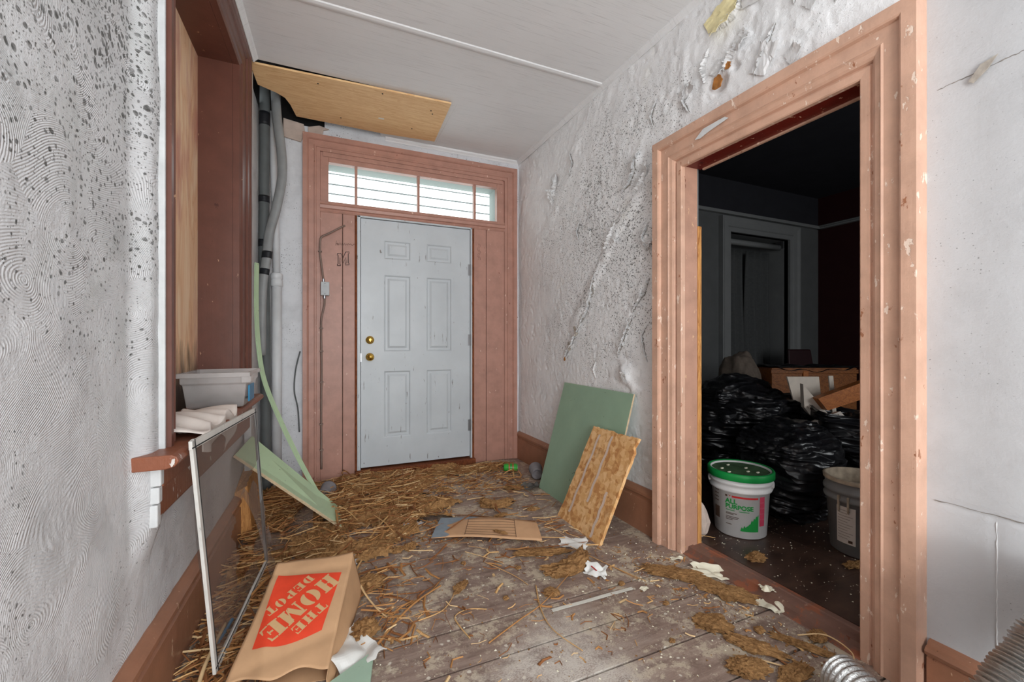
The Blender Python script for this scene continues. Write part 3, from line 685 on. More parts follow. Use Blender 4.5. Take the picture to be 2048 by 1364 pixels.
# ------------------------------------------------------------------ ceiling
cl = MB(); cl.box(-.6, 1.85, -2.2, 3.95, 3.06, 3.10); cl.box(-.6, -.54, 2.8, 3.95, 2.80, 3.10); cl.box(-.55, .2, 3.705, 3.73, 2.64, 3.06)  # near-black slab and backing put the ceiling hole's shade into colour
ceil = tag(cl.build('ceiling', M_DARK), 'white painted board ceiling with batten joints', 'ceiling', kind='structure')
for a, b in ((-2.2, -.15), (-.15, 1.10), (1.10, 2.345)):
    MB().box(-.56, 1.80, a, b - .003, CEIL, CEIL + .012).build('ceiling_panel', M_CEIL, ceil)
m = MB(); pts = [(-.56, 2.35), (1.80, 2.35), (1.80, 3.70), (.86, 3.70), (.86, 2.965), (-.56, 2.965)]
m.prism([(x, y, CEIL) for x, y in pts], (0, 0, .012)); m.build('ceiling_panel', M_CEIL, ceil)
m = MB(); m.prism([(x, y, CEIL + .002) for x, y in [(.30, 2.96), (.87, 2.96), (.87, 3.70), (.42, 3.70), (.40, 3.60), (.34, 3.62)]], (0, 0, .012)); m.build('ceiling_panel', M_CEIL, ceil)
for y in (1.10, 2.348):
    MB().mould(lambda t, w, o: (t, y - .022 + w, CEIL - o), [(0, 0), (.004, .006), (.018, .009), (.026, .009), (.040, .006), (.044, 0)], -.46, 1.70).build('batten', M_CEIL, ceil)
cove = [(0, 0), (0, .03), (.006, .032), (.012, .022), (.024, .012), (.028, .004), (.028, 0)]
m = MB(); m.mould(lambda t, w, o: (XR(t) - w, t, CEIL - o), cove, -2.2, 3.68)
tag(m.build('trim_3', M_CEIL), 'slim white bead where the ceiling meets the peeling wall', 'trim', kind='structure')
m = MB(); m.mould(lambda t, w, o: (t, YB - w, CEIL - o), cove, .45, 1.67)
tag(m.build('trim_4', M_CEIL), 'slim white bead where the ceiling meets the front-door wall', 'trim', kind='structure')
m = MB(); m.mould(lambda t, w, o: (XL(t) + .055 + w, t, CEIL - o), cove, -2.2, 2.95)
tag(m.build('trim_5', M_CEIL), 'slim white bead along the ceiling above the boarded window', 'trim', kind='structure')
# rear wall of the hall behind the camera, with a wide opening added for the light
m = MB(); m.box(-.6, -.42, -2.30, -2.24, 0, 2.8); m.box(1.55, 1.80, -2.30, -2.24, 0, 2.8); m.box(-.6, 1.8, -2.30, -2.24, 0, .30); m.box(-.6, 1.8, -2.30, -2.24, 2.6, 3.1)
tag(m.build('wall_rear', M_WALL_B), 'plain hall wall with an added wide opening behind the viewer', 'wall', kind='structure')

# ------------------------------------------------------------------ side room shell
M_SR = m_plain('side_room_grey', lin(112, 114, 114), .7, .08, 6)
M_SRT = m_plain('side_room_trim', lin(150, 152, 152), .5, .06, 6)
M_SRUP = m_plain('side_room_dark_upper', lin(52, 52, 58), .8, .1, 6)
M_SRRED = m_plain('side_room_maroon', lin(58, 26, 28), .6, .1, 6)
SX, SY, SZ = 6.18, 3.66, .03
fs_ = tag(MB().box(1.80, 6.3, -1.6, 3.8, -.06, SZ - .012).build('floor_side_room', M_SUB), 'dark brown tiled floor of the side room', 'floor', kind='structure')
ts = .46; ix = 0
for i in range(10):
    for j in range(12):
        a = 1.832 + i * ts; b = -1.6 + j * ts
        if a < 6.1: MB().box(a + .0012, min(a + ts, 6.2) - .0012, b + .0012, min(b + ts, 3.7) - .0012, SZ - .012, SZ).build('tile', M_TILE, fs_)
# wall facing the hall's front, with window recess
W2 = (4.46, 5.55, .60, 2.42)
m = MB()
for a, b, c, d in ((1.81, W2[0], 0, 2.66), (W2[1], SX, 0, 2.66), (W2[0], W2[1], 0, W2[2]), (W2[0], W2[1], W2[3], 2.66)): m.box(a, b, SY, SY + .05, c, d)
m.box(1.81, SX + .1, SY, SY + .05, 2.66, 3.06, 1)
tag(m.build('wall_side_room_front', [M_SR, M_SRUP]), 'dark grey wall with curtained window in the side room', 'wall', kind='structure')
tag(MB().box(SX, SX + .05, -1.6, SY, 0, 3.06).build('wall_side_room_far', M_SRRED), 'dark maroon end wall of the side room', 'wall', kind='structure')
m = MB(); m.box(1.80, 6.3, -1.65, -1.6, 0, 3.06)
tag(m.build('wall_side_room_rear', M_SR), 'side room wall out of sight', 'wall', kind='structure')
m = MB(); m.box(1.805, 1.822, -1.6, OY0 - .02, 0, 3.06); m.box(1.805, 1.822, OY1 + .02, SY, 0, 3.06); m.box(1.805, 1.822, OY0 - .02, OY1 + .02, OZ + .02, 3.06)
tag(m.build('wall_side_room_hall', M_SR), 'back of the hall partition inside the side room', 'wall', kind='structure')
tag(MB().box(1.80, 6.3, -1.65, 3.75, 3.05, 3.09).build('ceiling_side_room', M_SRUP), 'dark ceiling of the side room', 'ceiling', kind='structure')
pr_ = [(0, 0), (0, .05), (.02, .05), (.03, .02), (.05, .02), (.06, .0)]
tag(MB().mould(lambda t, w, o: (t, SY - o, 2.62 + w), pr_, 1.83, SX).build('trim_6', M_SRT), 'grey picture rail above the curtained window', 'trim', kind='structure')
tag(MB().mould(lambda t, w, o: (SX - o, t, 2.62 + w), pr_, -1.6, SY).build('trim_7', M_SRT), 'grey picture rail on the maroon wall', 'trim', kind='structure')
w2 = thing('window_2', (5.0, SY, .6), 'deep grey framed window behind curtains in the dark side room', 'window', kind='structure')
pc = [(0, 0), (0, .03), (.05, .03), (.06, .045), (.12, .045), (.15, .06), (.17, .06), (.17, 0)]
MB().mould(lambda t, w, o: (W2[0] - w, SY - o, t), pc, 0.0, W2[3], 0, 1).build('side_casing', M_SRT, w2)
MB().mould(lambda t, w, o: (W2[1] + w, SY - o, t), pc, 0.0, W2[3], 0, 1).build('side_casing', M_SRT, w2)
MB().mould(lambda t, w, o: (t, SY - o, W2[3] + w), pc, W2[0], W2[1], 1, 1).build('head_casing', M_SRT, w2)
MB().box(W2[0] - .03, W2[0], SY, SY + .40, W2[2], W2[3]).build('jamb', M_SRT, w2)
MB().box(W2[1], W2[1] + .03, SY, SY + .40, W2[2], W2[3]).build('jamb', M_SRT, w2)
MB().box(W2[0], W2[1], SY, SY + .40, W2[3], W2[3] + .03).build('head_jamb', M_SRT, w2)
MB().box(W2[0] - .2, W2[1] + .2, SY - .09, SY + .40, W2[2] - .04, W2[2]).build('stool', M_SRT, w2)
MB().box(W2[0] - .05, W2[1] + .05, SY + .40, SY + .43, W2[2] - .05, W2[3] + .05).build('sash_board', M_SR, w2)

# ------------------------------------------------------------------ object materials
M_GREEN = m_plain('grey_green_board_paint', lin(150, 176, 150), .45, .06, 5)
def _green(name, base, scr):
    t = NT(name, .5, .4); v = t.coord()
    col = t.ramp(t.noise(v, 6, 5), [(.3, tuple(c * .88 for c in base[:3]) + (1,)), (.7, base)])
    s1 = t.ramp(t.noise(t.coord((2.5, 2.5, 18)), 4, 4, .6), [(.72, 0.0), (.75, .9)]); s2 = t.ramp(t.noise(v, 40, 4, .6), [(.70, 0.0), (.73, .9)])
    col = t.mix(t.math('MULTIPLY', s1, scr), col, lin(92, 104, 78)); col = t.mix(s2, col, lin(66, 84, 70))
    return t.done(col, t.bump(t.noise(v, 25, 4), .08, .004))
M_GREEN = _green('grey_green_board_paint', lin(148, 176, 150), .1)
M_LGREEN = _green('pale_green_board_paint', lin(192, 218, 178), .8)
M_BOARDEDGE = m_plain('board_edge', lin(206, 184, 150), .8, .15, 60)
def _osb():
    t = NT('oriented_strand_board', .7)
    v = t.coord((1, 1, 1)); w = t.vmath('ADD', v, t.vmath('MULTIPLY', t.noisec(v, 12, 2), (.05, .05, .05)))
    o = t.voro(t.vmath('MULTIPLY', w, (1, 1.0, .45)), 42); o2 = t.voro(t.vmath('MULTIPLY', w, (1, .45, 1.0)), 55)
    r = t.sep(o['Color'])[0]; r2 = t.sep(o2['Color'])[1]
    col = t.ramp(t.math('MULTIPLY_ADD', r, .6, t.math('MULTIPLY', r2, .4)), [(.15, lin(186, 130, 78)), (.45, lin(216, 166, 108)), (.8, lin(232, 190, 138))])
    col = t.mix(t.ramp(t.noise(v, 6, 5), [(.6, 0.0), (.75, .6)]), col, lin(126, 84, 56))
    return t.done(col, t.bump(r, .25, .004))
M_OSB = _osb()
M_GLUE = m_plain('dried_glue', lin(212, 192, 176), .5, .08)
M_CARD = m_plain('brown_cardboard', lin(206, 164, 126), .8, .07, 12)
M_KRAFT = m_plain('kraft_paper', lin(198, 158, 120), .75, .06, 14, .05)
M_ORANGE = m_plain('orange_red_print', lin(226, 72, 44), .6, .05, 30)
M_KPRINT = m_plain('kraft_lettering', lin(206, 168, 122), .75, .05, 14)
M_INKL = m_plain('thin_print', lin(84, 62, 50), .8, .05)
M_TAPE = m_plain('blue_grey_tape', lin(140, 152, 162), .6, .1, 30)
M_WTAPE = m_plain('pale_tape', lin(216, 214, 204), .6, .06, 30)
M_PAPER = m_plain('white_paper', lin(226, 226, 222), .8, .06, 12, .1)
M_PCHIP = m_plain('cream_paint_chip', lin(234, 228, 206), .6, .06, 12, .1)
M_REDP = m_plain('red_print', lin(190, 40, 44), .6, .05)
M_ALU = m_paint('white_chipped_aluminium', lin(216, 214, 208), chip=lin(150, 148, 144), chips=.7, wood=lin(90, 88, 84), rough=.4, bump=.1)
M_GREYGAL = NT('dull_steel', .42).done(lin(150, 152, 152), Metallic=.7)
def _screen():
    t = NT('insect_screen_mesh', .6); t.p.inputs['Base Color'].default_value = lin(112, 98, 90)
    tr = t.n('ShaderNodeBsdfTransparent'); mx = t.n('ShaderNodeMixShader'); mx.inputs[0].default_value = .5
    t.t.links.new(tr.outputs[0], mx.inputs[1]); t.t.links.new(t.p.outputs[0], mx.inputs[2]); t.t.links.new(mx.outputs[0], t.out.inputs[0]); return t.mat
M_MESH = _screen()
def _clear(name, col, mixf, rough=.25):
    t = NT(name, rough, .5); v = t.coord()
    t.set(t.p.inputs['Base Color'], t.ramp(t.noise(v, 7, 5), [(.3, tuple(c * .8 for c in col[:3]) + (1,)), (.7, col)]))
    tr = t.n('ShaderNodeBsdfTransparent'); mx = t.n('ShaderNodeMixShader'); mx.inputs[0].default_value = mixf
    t.t.links.new(tr.outputs[0], mx.inputs[1]); t.t.links.new(t.p.outputs[0], mx.inputs[2]); t.t.links.new(mx.outputs[0], t.out.inputs[0]); return t.mat
M_BIN = _clear('cloudy_clear_plastic', lin(226, 222, 220), .42)
M_FILM = _clear('crumpled_clear_film', lin(224, 226, 228), .45, .15)
M_CLOTH = m_plain('thin_white_sheet', lin(222, 212, 204), .6, .08, 10, .15)
M_BLUE = m_plain('blue_plastic', lin(58, 134, 176), .4)
def _bagblack():
    t = NT('black_bin_liner', .30, .6); v = t.coord((1, 1, 2.2)); v = t.vmath('ADD', v, t.vmath('MULTIPLY', t.noisec(v, 3, 2), (.25, .25, .25)))
    a = t.voro(v, 3.2)['Distance']; b = t.voro(t.vmath('MULTIPLY', v, (1, 1, 2.6)), 6)['Distance']
    return t.done((.011, .011, .013, 1), t.bump(t.math('MULTIPLY_ADD', a, 1.0, t.math('MULTIPLY', b, .3)), .9, .10))
M_BAG = _bagblack()
M_PAIL = m_plain('white_pail_plastic', lin(222, 220, 218), .4, .07, 8)
M_LIDG = m_plain('green_lid_plastic', lin(24, 140, 66), .4, .12, 10)
M_LIDTOP = m_plain('dusty_lid_top', lin(66, 92, 62), .8, .3, 18)
M_PRG = m_plain('green_print', lin(30, 140, 62), .5, .08)
M_GREYPAIL = m_plain('grey_pail_plastic', lin(128, 128, 128), .45, .08, 8)
M_CRUST = m_plain('dried_compound', lin(176, 160, 140), .9, .25, 30, .5)
M_LABEL = m_plain('paper_label', lin(214, 204, 194), .7, .06, 20)
M_ORWOOD = m_wood('orange_brown_wood', lin(150, 82, 34), lin(196, 118, 56), 'X', 2.0, .4)
M_DKWOOD = m_wood('brown_drawer_wood', lin(104, 58, 26), lin(156, 94, 46), 'X', 2.0, .45)
M_WBOARD = m_plain('white_melamine', lin(226, 214, 200), .5, .05)
M_CURT = m_plain('grey_curtain', lin(96, 98, 98), .9, .1, 40)
M_LUMP = m_plain('grey_brown_bedding', lin(112, 100, 90), .9, .15, 30, .3)
M_MAROON = m_plain('maroon_vinyl', lin(56, 30, 34), .4)
def _foil():
    t = NT('aluminium_duct_foil', .28); v = t.coord()
    return t.done(lin(196, 196, 194), t.bump(t.noise(v, 60, 4, .6), .5, .01), Metallic=.92)
M_FOIL = _foil()
M_PVC = m_plain('white_pvc', lin(206, 208, 210), .4, .06, 10)
M_GPIPE = m_plain('dark_grey_pipe', lin(92, 96, 96), .55, .12, 10, .1)
M_LPIPE = m_plain('grey_foil_sleeve', lin(140, 142, 142), .45, .14, 8, .2)
M_BTAPE = m_plain('black_tape', lin(30, 32, 36), .5)
M_COND = m_plain('brown_cable', lin(128, 108, 98), .5, .1)
M_JBOX = m_plain('grey_junction_box', lin(182, 186, 188), .45, .06)
M_CANG = m_plain('green_can_paint', lin(60, 158, 60), .3, .3, 24)
M_CANR = m_plain('can_red_print', lin(186, 74, 62), .3, .1)
M_CUP = m_plain('grey_plastic_cup', lin(120, 116, 118), .5, .12, 20)
M_COIR = None
def _coir(name, d, l):
    t = NT(name, .95, .1); v = t.coord()
    f = t.noise(v, 70, 6, .7); g = t.noise(v, 14, 5, .6)
    col = t.ramp(t.math('MULTIPLY_ADD', f, .65, t.math('MULTIPLY', g, .35)), [(.30, d), (.50, tuple((a + b) / 2 for a, b in zip(d, l))), (.68, l)])
    return t.done(col, t.bump(f, .9, .012))
M_COIR = _coir('brown_fibre', lin(92, 60, 34), lin(206, 160, 108))
M_STRAW = [m_plain('straw_a', lin(208, 166, 112), .7, .12), m_plain('straw_b', lin(178, 128, 78), .7, .15), m_plain('straw_c', lin(136, 88, 52), .8, .15), m_plain('straw_d', lin(216, 184, 138), .7, .1)]
M_FABRIC = m_plain('dark_grey_rag', lin(92, 88, 84), .9, .15)
M_BLACK = m_plain('flat_black', (.02, .02, .02, 1), .8)

def board4(mb, a, b, c, d, th, mi=0, mie=None):
    """thin slab on the quad a b c d (counter-clockwise seen from its face); thickness goes behind the face"""
    a, b, c, d = map(Vector, (a, b, c, d)); n = (b - a).cross(d - a).normalized(); o = -n * th
    q = [a, b, c, d]; r = [p + o for p in q]; mie = mi if mie is None else mie
    mb.add(q + r, [(0, 1, 2, 3), (7, 6, 5, 4)], mi); mb.add(q + r, [(0, 4, 5, 1), (1, 5, 6, 2), (2, 6, 7, 3), (3, 7, 4, 0)], mie)
    return n

# ------------------------------------------------------------------ boards leaning on the right wall
g = thing('green_board', (1.46, 2.43, 0), 'large grey-green painted board leaning on the wall behind the chipboard offcut', 'board')
m = MB(); board4(m, (1.462, 2.845, .0), (1.462, 2.035, .0), (1.672, 2.022, .785), (1.668, 2.815, .785), .012, 0, 1); m.build('panel', [M_GREEN, M_BOARDEDGE], g, bevel=.0015, weld=True)
g = thing('chipboard_offcut', (1.34, 2.12, 0), 'orange strand board offcut with glue stripes leaning on the green board', 'board')
def osb(u, v, off=0.0):   # u along the width (far to near), v up
    A = Vector((1.338, 2.347, 0)); B = Vector((1.338, 1.900, 0)); C = Vector((1.562, 1.846, .568)); D = Vector((1.562, 2.272, .560))
    n = (B - A).cross(D - A).normalized(); e = 0
    return A * (1 - u) * (1 - v) + B * u * (1 - v) + C * u * v + D * (1 - u) * v + n * off
m = MB(); ro = random.Random(5); n = 22
poly = [(i / n, 0) for i in range(n + 1)]
poly += [(1 + (ro.uniform(-.035, .01) if .60 < i / n < .98 else 0), i / n) for i in range(1, n + 1)]
poly += [(1 - i / n, 1 + ro.uniform(-.012, .004)) for i in range(1, n)] + [(0 + (ro.uniform(0, .02) if i / n > .35 else 0), 1 - i / n) for i in range(0, n)]
f = [osb(u, v) for u, v in poly]; b = [osb(u, v, -.018) for u, v in poly]; k = len(poly)
m.add(f + b, [tuple(range(k)), tuple(range(2 * k - 1, k - 1, -1))] + [(i, k + i, k + (i + 1) % k, (i + 1) % k) for i in range(k)])
m.build('panel', M_OSB, g)
for u, v0, v1 in ((.22, .10, .93), (.50, .28, .95), (.80, .02, .45)):
    m = MB(); m.grid(lambda a, c: osb(u + (a - .5) * .045 + .008 * math.sin(c * 19), v0 + (v1 - v0) * c, .0022), 1, 24); m.build('glue_stripe', M_GLUE, g)

# ------------------------------------------------------------------ pale green fallen boards, left
g = thing('pale_green_plank', (.0, 2.8, 0), 'wide pale green board fallen from window wall onto the straw', 'board')
m = MB(); board4(m, (-.448, 2.675, .492), (.095, 2.655, .012), (.074, 2.960, .032), (-.405, 2.94, .535), .016, 0, 1); m.build('panel', [M_LGREEN, M_BOARDEDGE], g, bevel=.001, weld=True)
g = thing('bent_green_strip', (-.05, 2.98, .05), 'tall thin pale green strip bowed out from the pipe corner', 'board')
m = MB(); pts = [(-.425, 3.28, 1.62), (-.425, 3.26, 1.35), (-.41, 3.23, 1.08), (-.37, 3.19, .84), (-.27, 3.12, .58), (-.15, 3.04, .32), (-.03, 2.97, .085)]
def cat(P, t):
    n = len(P) - 1; x = t * n; i = min(int(x), n - 1); f = x - i
    p0, p1, p2, p3 = [Vector(P[max(0, min(n, i + q))]) for q in (-1, 0, 1, 2)]
    return .5 * ((2 * p1) + (p2 - p0) * f + (2 * p0 - 5 * p1 + 4 * p2 - p3) * f * f + (3 * p1 - p0 - 3 * p2 + p3) * f ** 3)
def strip(a, t):
    p = cat(pts, t); q = cat(pts, min(1, t + .01)) - cat(pts, max(0, t - .01)); q.normalize()
    w = Vector((.42, .9, .1)); w = (w - q * w.dot(q)).normalized(); return p + w * (a - .5) * .034
m.grid(strip, 2, 40); m.build('strip', M_LGREEN, g, thick=.011)
g = thing('green_offcut', (.11, 1.45, 0), 'pale green triangular board offcut beside the printed paper bag', 'board')
m = MB(); m.prism([(.153, 1.555, .006), (.118, 1.36, .006), (-.02, 1.40, .006), (.0, 1.46, .006)], (0, 0, .014)); m.build('panel', _green('offcut_green', lin(170, 198, 176), .2), g, bevel=.001)

# ------------------------------------------------------------------ window screen
g = thing('window_screen', (-.3, 2.0, 0), 'white metal window screen frame with torn grey mesh leaning on the sill', 'window screen')
A, B, C, D = Vector((-.372, 1.545, .800)), Vector((-.305, 2.29, .790)), Vector((-.262, 2.36, .026)), Vector((-.330, 1.635, .026))
nrm = (B - A).cross(D - A).normalized()
if nrm.x < 0: nrm = -nrm
def bar(p, q, w, inner, name, mat):
    p, q = Vector(p), Vector(q); t = (q - p).normalized(); s = nrm.cross(t); s = s if s.dot(inner - p) > 0 else -s
    mb = MB(); a = [p, q, q + s * w, p + s * w]; h = .005
    mb.hexa([v - nrm * h for v in a] + [v + nrm * h for v in a]); o = mb.build(name, mat, g, bevel=.0012)
    m2 = MB(); a2 = [p + s * (w * .72), q + s * (w * .72), q + s * (w * .86), p + s * (w * .86)]
    m2.hexa([v + nrm * (h - .001) for v in a2] + [v + nrm * (h + .0012) for v in a2]); m2.build('spline', M_BLACK, o)
cen = (A + B + C + D) / 4
bar(A, D, .026, cen, 'stile', M_ALU); bar(A, B, .026, cen, 'top_rail', M_ALU); bar(B, C, .024, cen, 'stile', M_GREYGAL); bar(D, C, .024, cen, 'bottom_rail', M_ALU)
def scr(u, v):
    p = (A * (1 - u) + B * u) * (1 - v) + (D * (1 - u) + C * u) * v
    s = .012 * math.sin(u * 5 + v * 4) * math.sin(math.pi * v) + .03 * max(0, v - .45) * max(0, u - .4)
    return p - nrm * s
def tear(u, v):
    edge = .93 - .55 * max(0, min(1, (v - .32) / .12)) * (1 if v < .80 else max(.15, 1 - (v - .80) / .12)) + .03 * math.sin(v * 31) + .02 * math.sin(v * 67)
    return u < edge or v < .30 + .02 * math.sin(u * 40)
MB().grid(scr, 60, 60, keep=tear).build('mesh', M_MESH, g, smooth=True)
# torn hanging flap of mesh
m = MB(); m.grid(lambda u, v: (-.335 + .13 * v + .03 * u, 2.14 + .15 * u + .05 * math.sin(v * 5), .44 - .40 * v + .02 * math.sin(u * 9)), 10, 24, keep=lambda u, v: u < .9 - .5 * v + .1 * math.sin(v * 25)); m.build('mesh_flap', M_MESH, g)

# crumpled piece of dark mesh under the green board
m = MB(); m.grid(lambda u, v: (-.33 + .26 * u, 2.42 + .30 * v + .06 * u, .045 + .05 * math.sin(u * 4 + 1) * math.sin(v * 5) + .05 * u * v), 18, 18)
o = m.build('mesh_scrap', M_MESH, org=(-.2, 2.55, 0)); tag(o, 'crumpled dark mesh scrap on straw under the pale green board', 'mesh scrap')

# ------------------------------------------------------------------ printed paper bag
bagE = thing('paper_bag', (-.1, 1.73, 0), 'brown kraft paper bag with orange-red square print, leaning beside the window screen', 'paper bag')
CEN = Vector((-.102, 1.73175, .125)); E1 = Vector((.994457, -.10210237, .02510737)); E2 = Vector((.08847242, .94159937, .32490499)); EN = Vector((-.05681465, -.32088273, .94541333))
# corners in the face plane (u right, v up): top-left, top-right, bottom-right, bottom-left
QT = [(-.0990, .2274), (.1867, .2274), (.1300, -.2350), (-.1680, -.2250)]
def relief(u, v):
    return .006 * math.sin(u * 16 + 1.2) * math.cos(v * 9) + .010 * math.exp(-((v - .165 + .05 * u) / .02) ** 2) * -.5 + .008 * math.exp(-((u + .085 + v * .1) / .025) ** 2) - .006 * math.exp(-((v + .16 - u * .3) / .03) ** 2)
def face(u, v, off=0.0): return CEN + E1 * u + E2 * v + EN * (relief(u, v) + off)
def quv(a, b):
    (x0, y0), (x1, y1), (x2, y2), (x3, y3) = QT
    top = (x0 + (x1 - x0) * a, y0 + (y1 - y0) * a + .006 * math.sin(a * 6)); bot = (x3 + (x2 - x3) * a, y3 + (y2 - y3) * a + .012 * math.sin(a * 11))
    return (bot[0] + (top[0] - bot[0]) * b, bot[1] + (top[1] - bot[1]) * b)
m = MB(); m.grid(lambda a, b: face(*quv(a, b)), 30, 44); m.build('front_sheet', M_KRAFT, bagE, smooth=True, thick=.0015)
# gusset on the right, falling to the floor
def gus(a, b):
    p = face(*quv(1, b)); lowz = .004; k = a
    fold = .035 * math.sin(math.pi * a) * (.5 + .5 * math.sin(b * 5))
    q = Vector((p.x + .030 * b + .012, p.y - .02 + .05 * b, lowz)); r = p.lerp(q, a); return (r.x - fold * .6, r.y - fold, max(r.z, .003))
m = MB(); m.grid(gus, 12, 40); m.build('side_gusset', M_KRAFT, bagE, smooth=True, thick=.0015)
def gus2(a, b):
    p = face(*quv(0, b)); q = Vector((p.x + .015, p.y + .02, .004)); r = p.lerp(q, a); f = .03 * math.sin(math.pi * a); return (r.x + f, r.y, max(r.z, .003))
m = MB(); m.grid(gus2, 8, 30); m.build('side_gusset', M_KRAFT, bagE, smooth=True, thick=.0015)
m = MB(); m.grid(lambda a, b: (-.19 + .31 * a + .0 * b, 1.50 + .46 * b, .004 + .01 * math.sin(a * 5)), 10, 10); m.build('back_sheet', M_KRAFT, bagE, thick=.0015)
def gtop(a, b):
    p = face(*quv(a, 1)); q = Vector((p.x, p.y + .015, .006)); r = p.lerp(q, b); return (r.x, r.y - .05 * math.sin(math.pi * b), max(r.z, .003))
m = MB(); m.grid(gtop, 16, 8); m.build('bottom_fold', M_KRAFT, bagE, smooth=True, thick=.0015)
# orange square
LC = [(-.0851, .1666), (.1475, .1297), (.0975, -.1059), (-.1120, -.1240)]
def lmap(a, b):   # a right 0..1, b up 0..1 over the square
    x = (LC[3][0] * (1 - a) + LC[2][0] * a) * (1 - b) + (LC[0][0] * (1 - a) + LC[1][0] * a) * b
    y = (LC[3][1] * (1 - a) + LC[2][1] * a) * (1 - b) + (LC[0][1] * (1 - a) + LC[1][1] * a) * b
    return x, y - .018 * math.sin(math.pi * a) * (1 - b)
m = MB(); m.grid(lambda a, b: face(*lmap(a, b), .0022), 36, 36); lg = m.build('square_print', M_ORANGE, bagE, smooth=True)
RD = Vector((-.705, -.709)); UP = Vector((.709, -.705))
# slab stencil letters: lists of rectangles / polygons on a 10 x 10 grid
def R_(x0, y0, x1, y1): return [(x0, y0), (x1, y0), (x1, y1), (x0, y1)]
def arc(cx, cy, rx, ry, ix, iy, a0, a1, n=10):
    o = [(cx + rx * math.cos(math.radians(a0 + (a1 - a0) * i / n)), cy + ry * math.sin(math.radians(a0 + (a1 - a0) * i / n))) for i in range(n + 1)]
    q = [(cx + ix * math.cos(math.radians(a0 + (a1 - a0) * i / n)), cy + iy * math.sin(math.radians(a0 + (a1 - a0) * i / n))) for i in range(n + 1)]
    return [[o[i], o[i + 1], q[i + 1], q[i]] for i in range(n)]
GL = {
 'T': [R_(3.4, 0, 6.6, 9), R_(2.6, 0, 7.4, .9), R_(.3, 8.8, 9.7, 10), [(.3, 8.8), (1.3, 8.8), (.8, 6.6), (.3, 6.6)], [(8.7, 8.8), (9.7, 8.8), (9.7, 6.6), (9.2, 6.6)]],
 'H': [R_(1, 0, 4.1, 10), R_(.2, 0, 4.7, .9), R_(.2, 9.1, 4.7, 10), R_(5.9, 0, 9, 10), R_(5.3, 0, 9.8, .9), R_(5.3, 9.1, 9.8, 10), R_(4.1, 4.5, 4.75, 5.5), R_(5.25, 4.5, 5.9, 5.5)],
 'E': [R_(1, 0, 4.4, 10), R_(.2, 0, 5, .9), R_(.2, 9.1, 5, 10), R_(5.3, 0, 9, 1), R_(5.3, 9, 8.8, 10), [(8.0, 1), (9, 1), (9.4, 3.4), (8.9, 3.4)], [(7.8, 9), (8.8, 9), (9.1, 6.8), (8.6, 6.8)], R_(4.9, 4.5, 7, 5.5), R_(6.7, 3.5, 7.3, 6.5)],
 'O': arc(4.6, 5, 4.4, 5, 1.1, 4.2, 98, 262) + arc(5.4, 5, 4.4, 5, 1.1, 4.2, -82, 82),
 'M': [R_(.7, 0, 1.6, 9), R_(0, 0, 2.3, .9), R_(0, 9.1, 2.6, 10), [(.9, 10), (3.9, 10), (6.0, 3.2), (4.8, .2), (4.3, .2)], [(5.1, .2), (7.6, 10), (8.2, 10), (5.9, .8)], R_(6.9, 0, 9.6, 9.2), R_(6.3, 0, 10.2, .9), R_(7.4, 9.1, 10.2, 10)],
 'D': [R_(1, 0, 4.2, 10), R_(.2, 0, 4.5, .9), R_(.2, 9.1, 4.5, 10)] + arc(5.0, 5, 4.6, 5, 1.2, 4.1, -88, 88),
 'P': [R_(1, 0, 4.2, 10), R_(.2, 0, 5.0, .9), R_(.2, 9.1, 4.5, 10)] + arc(5.0, 7.1, 4.4, 2.9, 1.2, 2.0, -88, 88),
}
def word(s, u0, step, w, h, base):
    """letters along RD starting at centre u0 (face coords); base = centre offset along UP"""
    for i, ch in enumerate(s):
        m = MB(); c = Vector(u0) + RD * step * i + UP * base
        for poly in GL[ch]:
            pts = [c + RD * ((x - 5) / 10 * w) + UP * ((y - 5) / 10 * h) for x, y in poly]
            if len(pts) == 4:
                a, b2, c2, d2_ = pts
                m.grid(lambda s_, t_: face(*((a * (1 - s_) + b2 * s_) * (1 - t_) + (d2_ * (1 - s_) + c2 * s_) * t_), .0036), 6, 6)
            else:
                m.add([face(p.x, p.y, .0036) for p in pts], [tuple(range(len(pts)))])
        m.build('letter', M_KPRINT, lg)
word('HOME', (.0985, .0840), .0745, .070, .066, 0)
word('THE', (.0855, -.0196), .0455, .041, .036, 0)
word('DEPOT', (.0274, .1154), .0385, .035, .036, 0)

# paper lump and film next to the bag
def crumple(name, c, w, h, amp, seed, mat, label, cat_, rot=0.0, keep=None, n=26, fold=.0, group=None, base=.003):
    rr = np.random.RandomState(seed); off = rr.rand(2) * 50; cs, sn = math.cos(rot), math.sin(rot); mb = MB()
    G = np.linspace(0, 1, n + 1); Ug, Vg = np.meshgrid(G, G, indexing='ij')
    Hh = np.abs(fbm(Ug * 1.7 + off[0], Vg * 1.7 + off[1], seed=seed, oct=2)) * amp * 1.3
    def fn(u, v):
        x = (u - .5) * w; y = (v - .5) * h; k = 1 - .18 * abs(math.sin(u * 8 + seed)) * (abs(v - .5) * 2)
        y *= k; x *= 1 - .16 * abs(math.sin(v * 7 + seed * 1.7)) * (abs(u - .5) * 2)
        z = float(Hh[int(round(u * n)), int(round(v * n))]) + fold * max(0, u - .6) * 2
        return (c[0] + x * cs - y * sn, c[1] + x * sn + y * cs, c[2] + base + z)
    mb.grid(fn, n, n, keep=keep); o = mb.build(name, mat, org=c, thick=.0012); tag(o, label, cat_, group); return o
crumple('white_paper_wad', (.075, 1.60, 0), .17, .26, .055, 4, M_PAPER, 'crumpled white paper lump between paper bag and green offcut', 'paper', .4)
crumple('clear_film', (.00, 2.22, 0), .30, .12, .05, 6, M_FILM, 'crumpled clear plastic film on floor behind the paper bag', 'plastic film', .2)
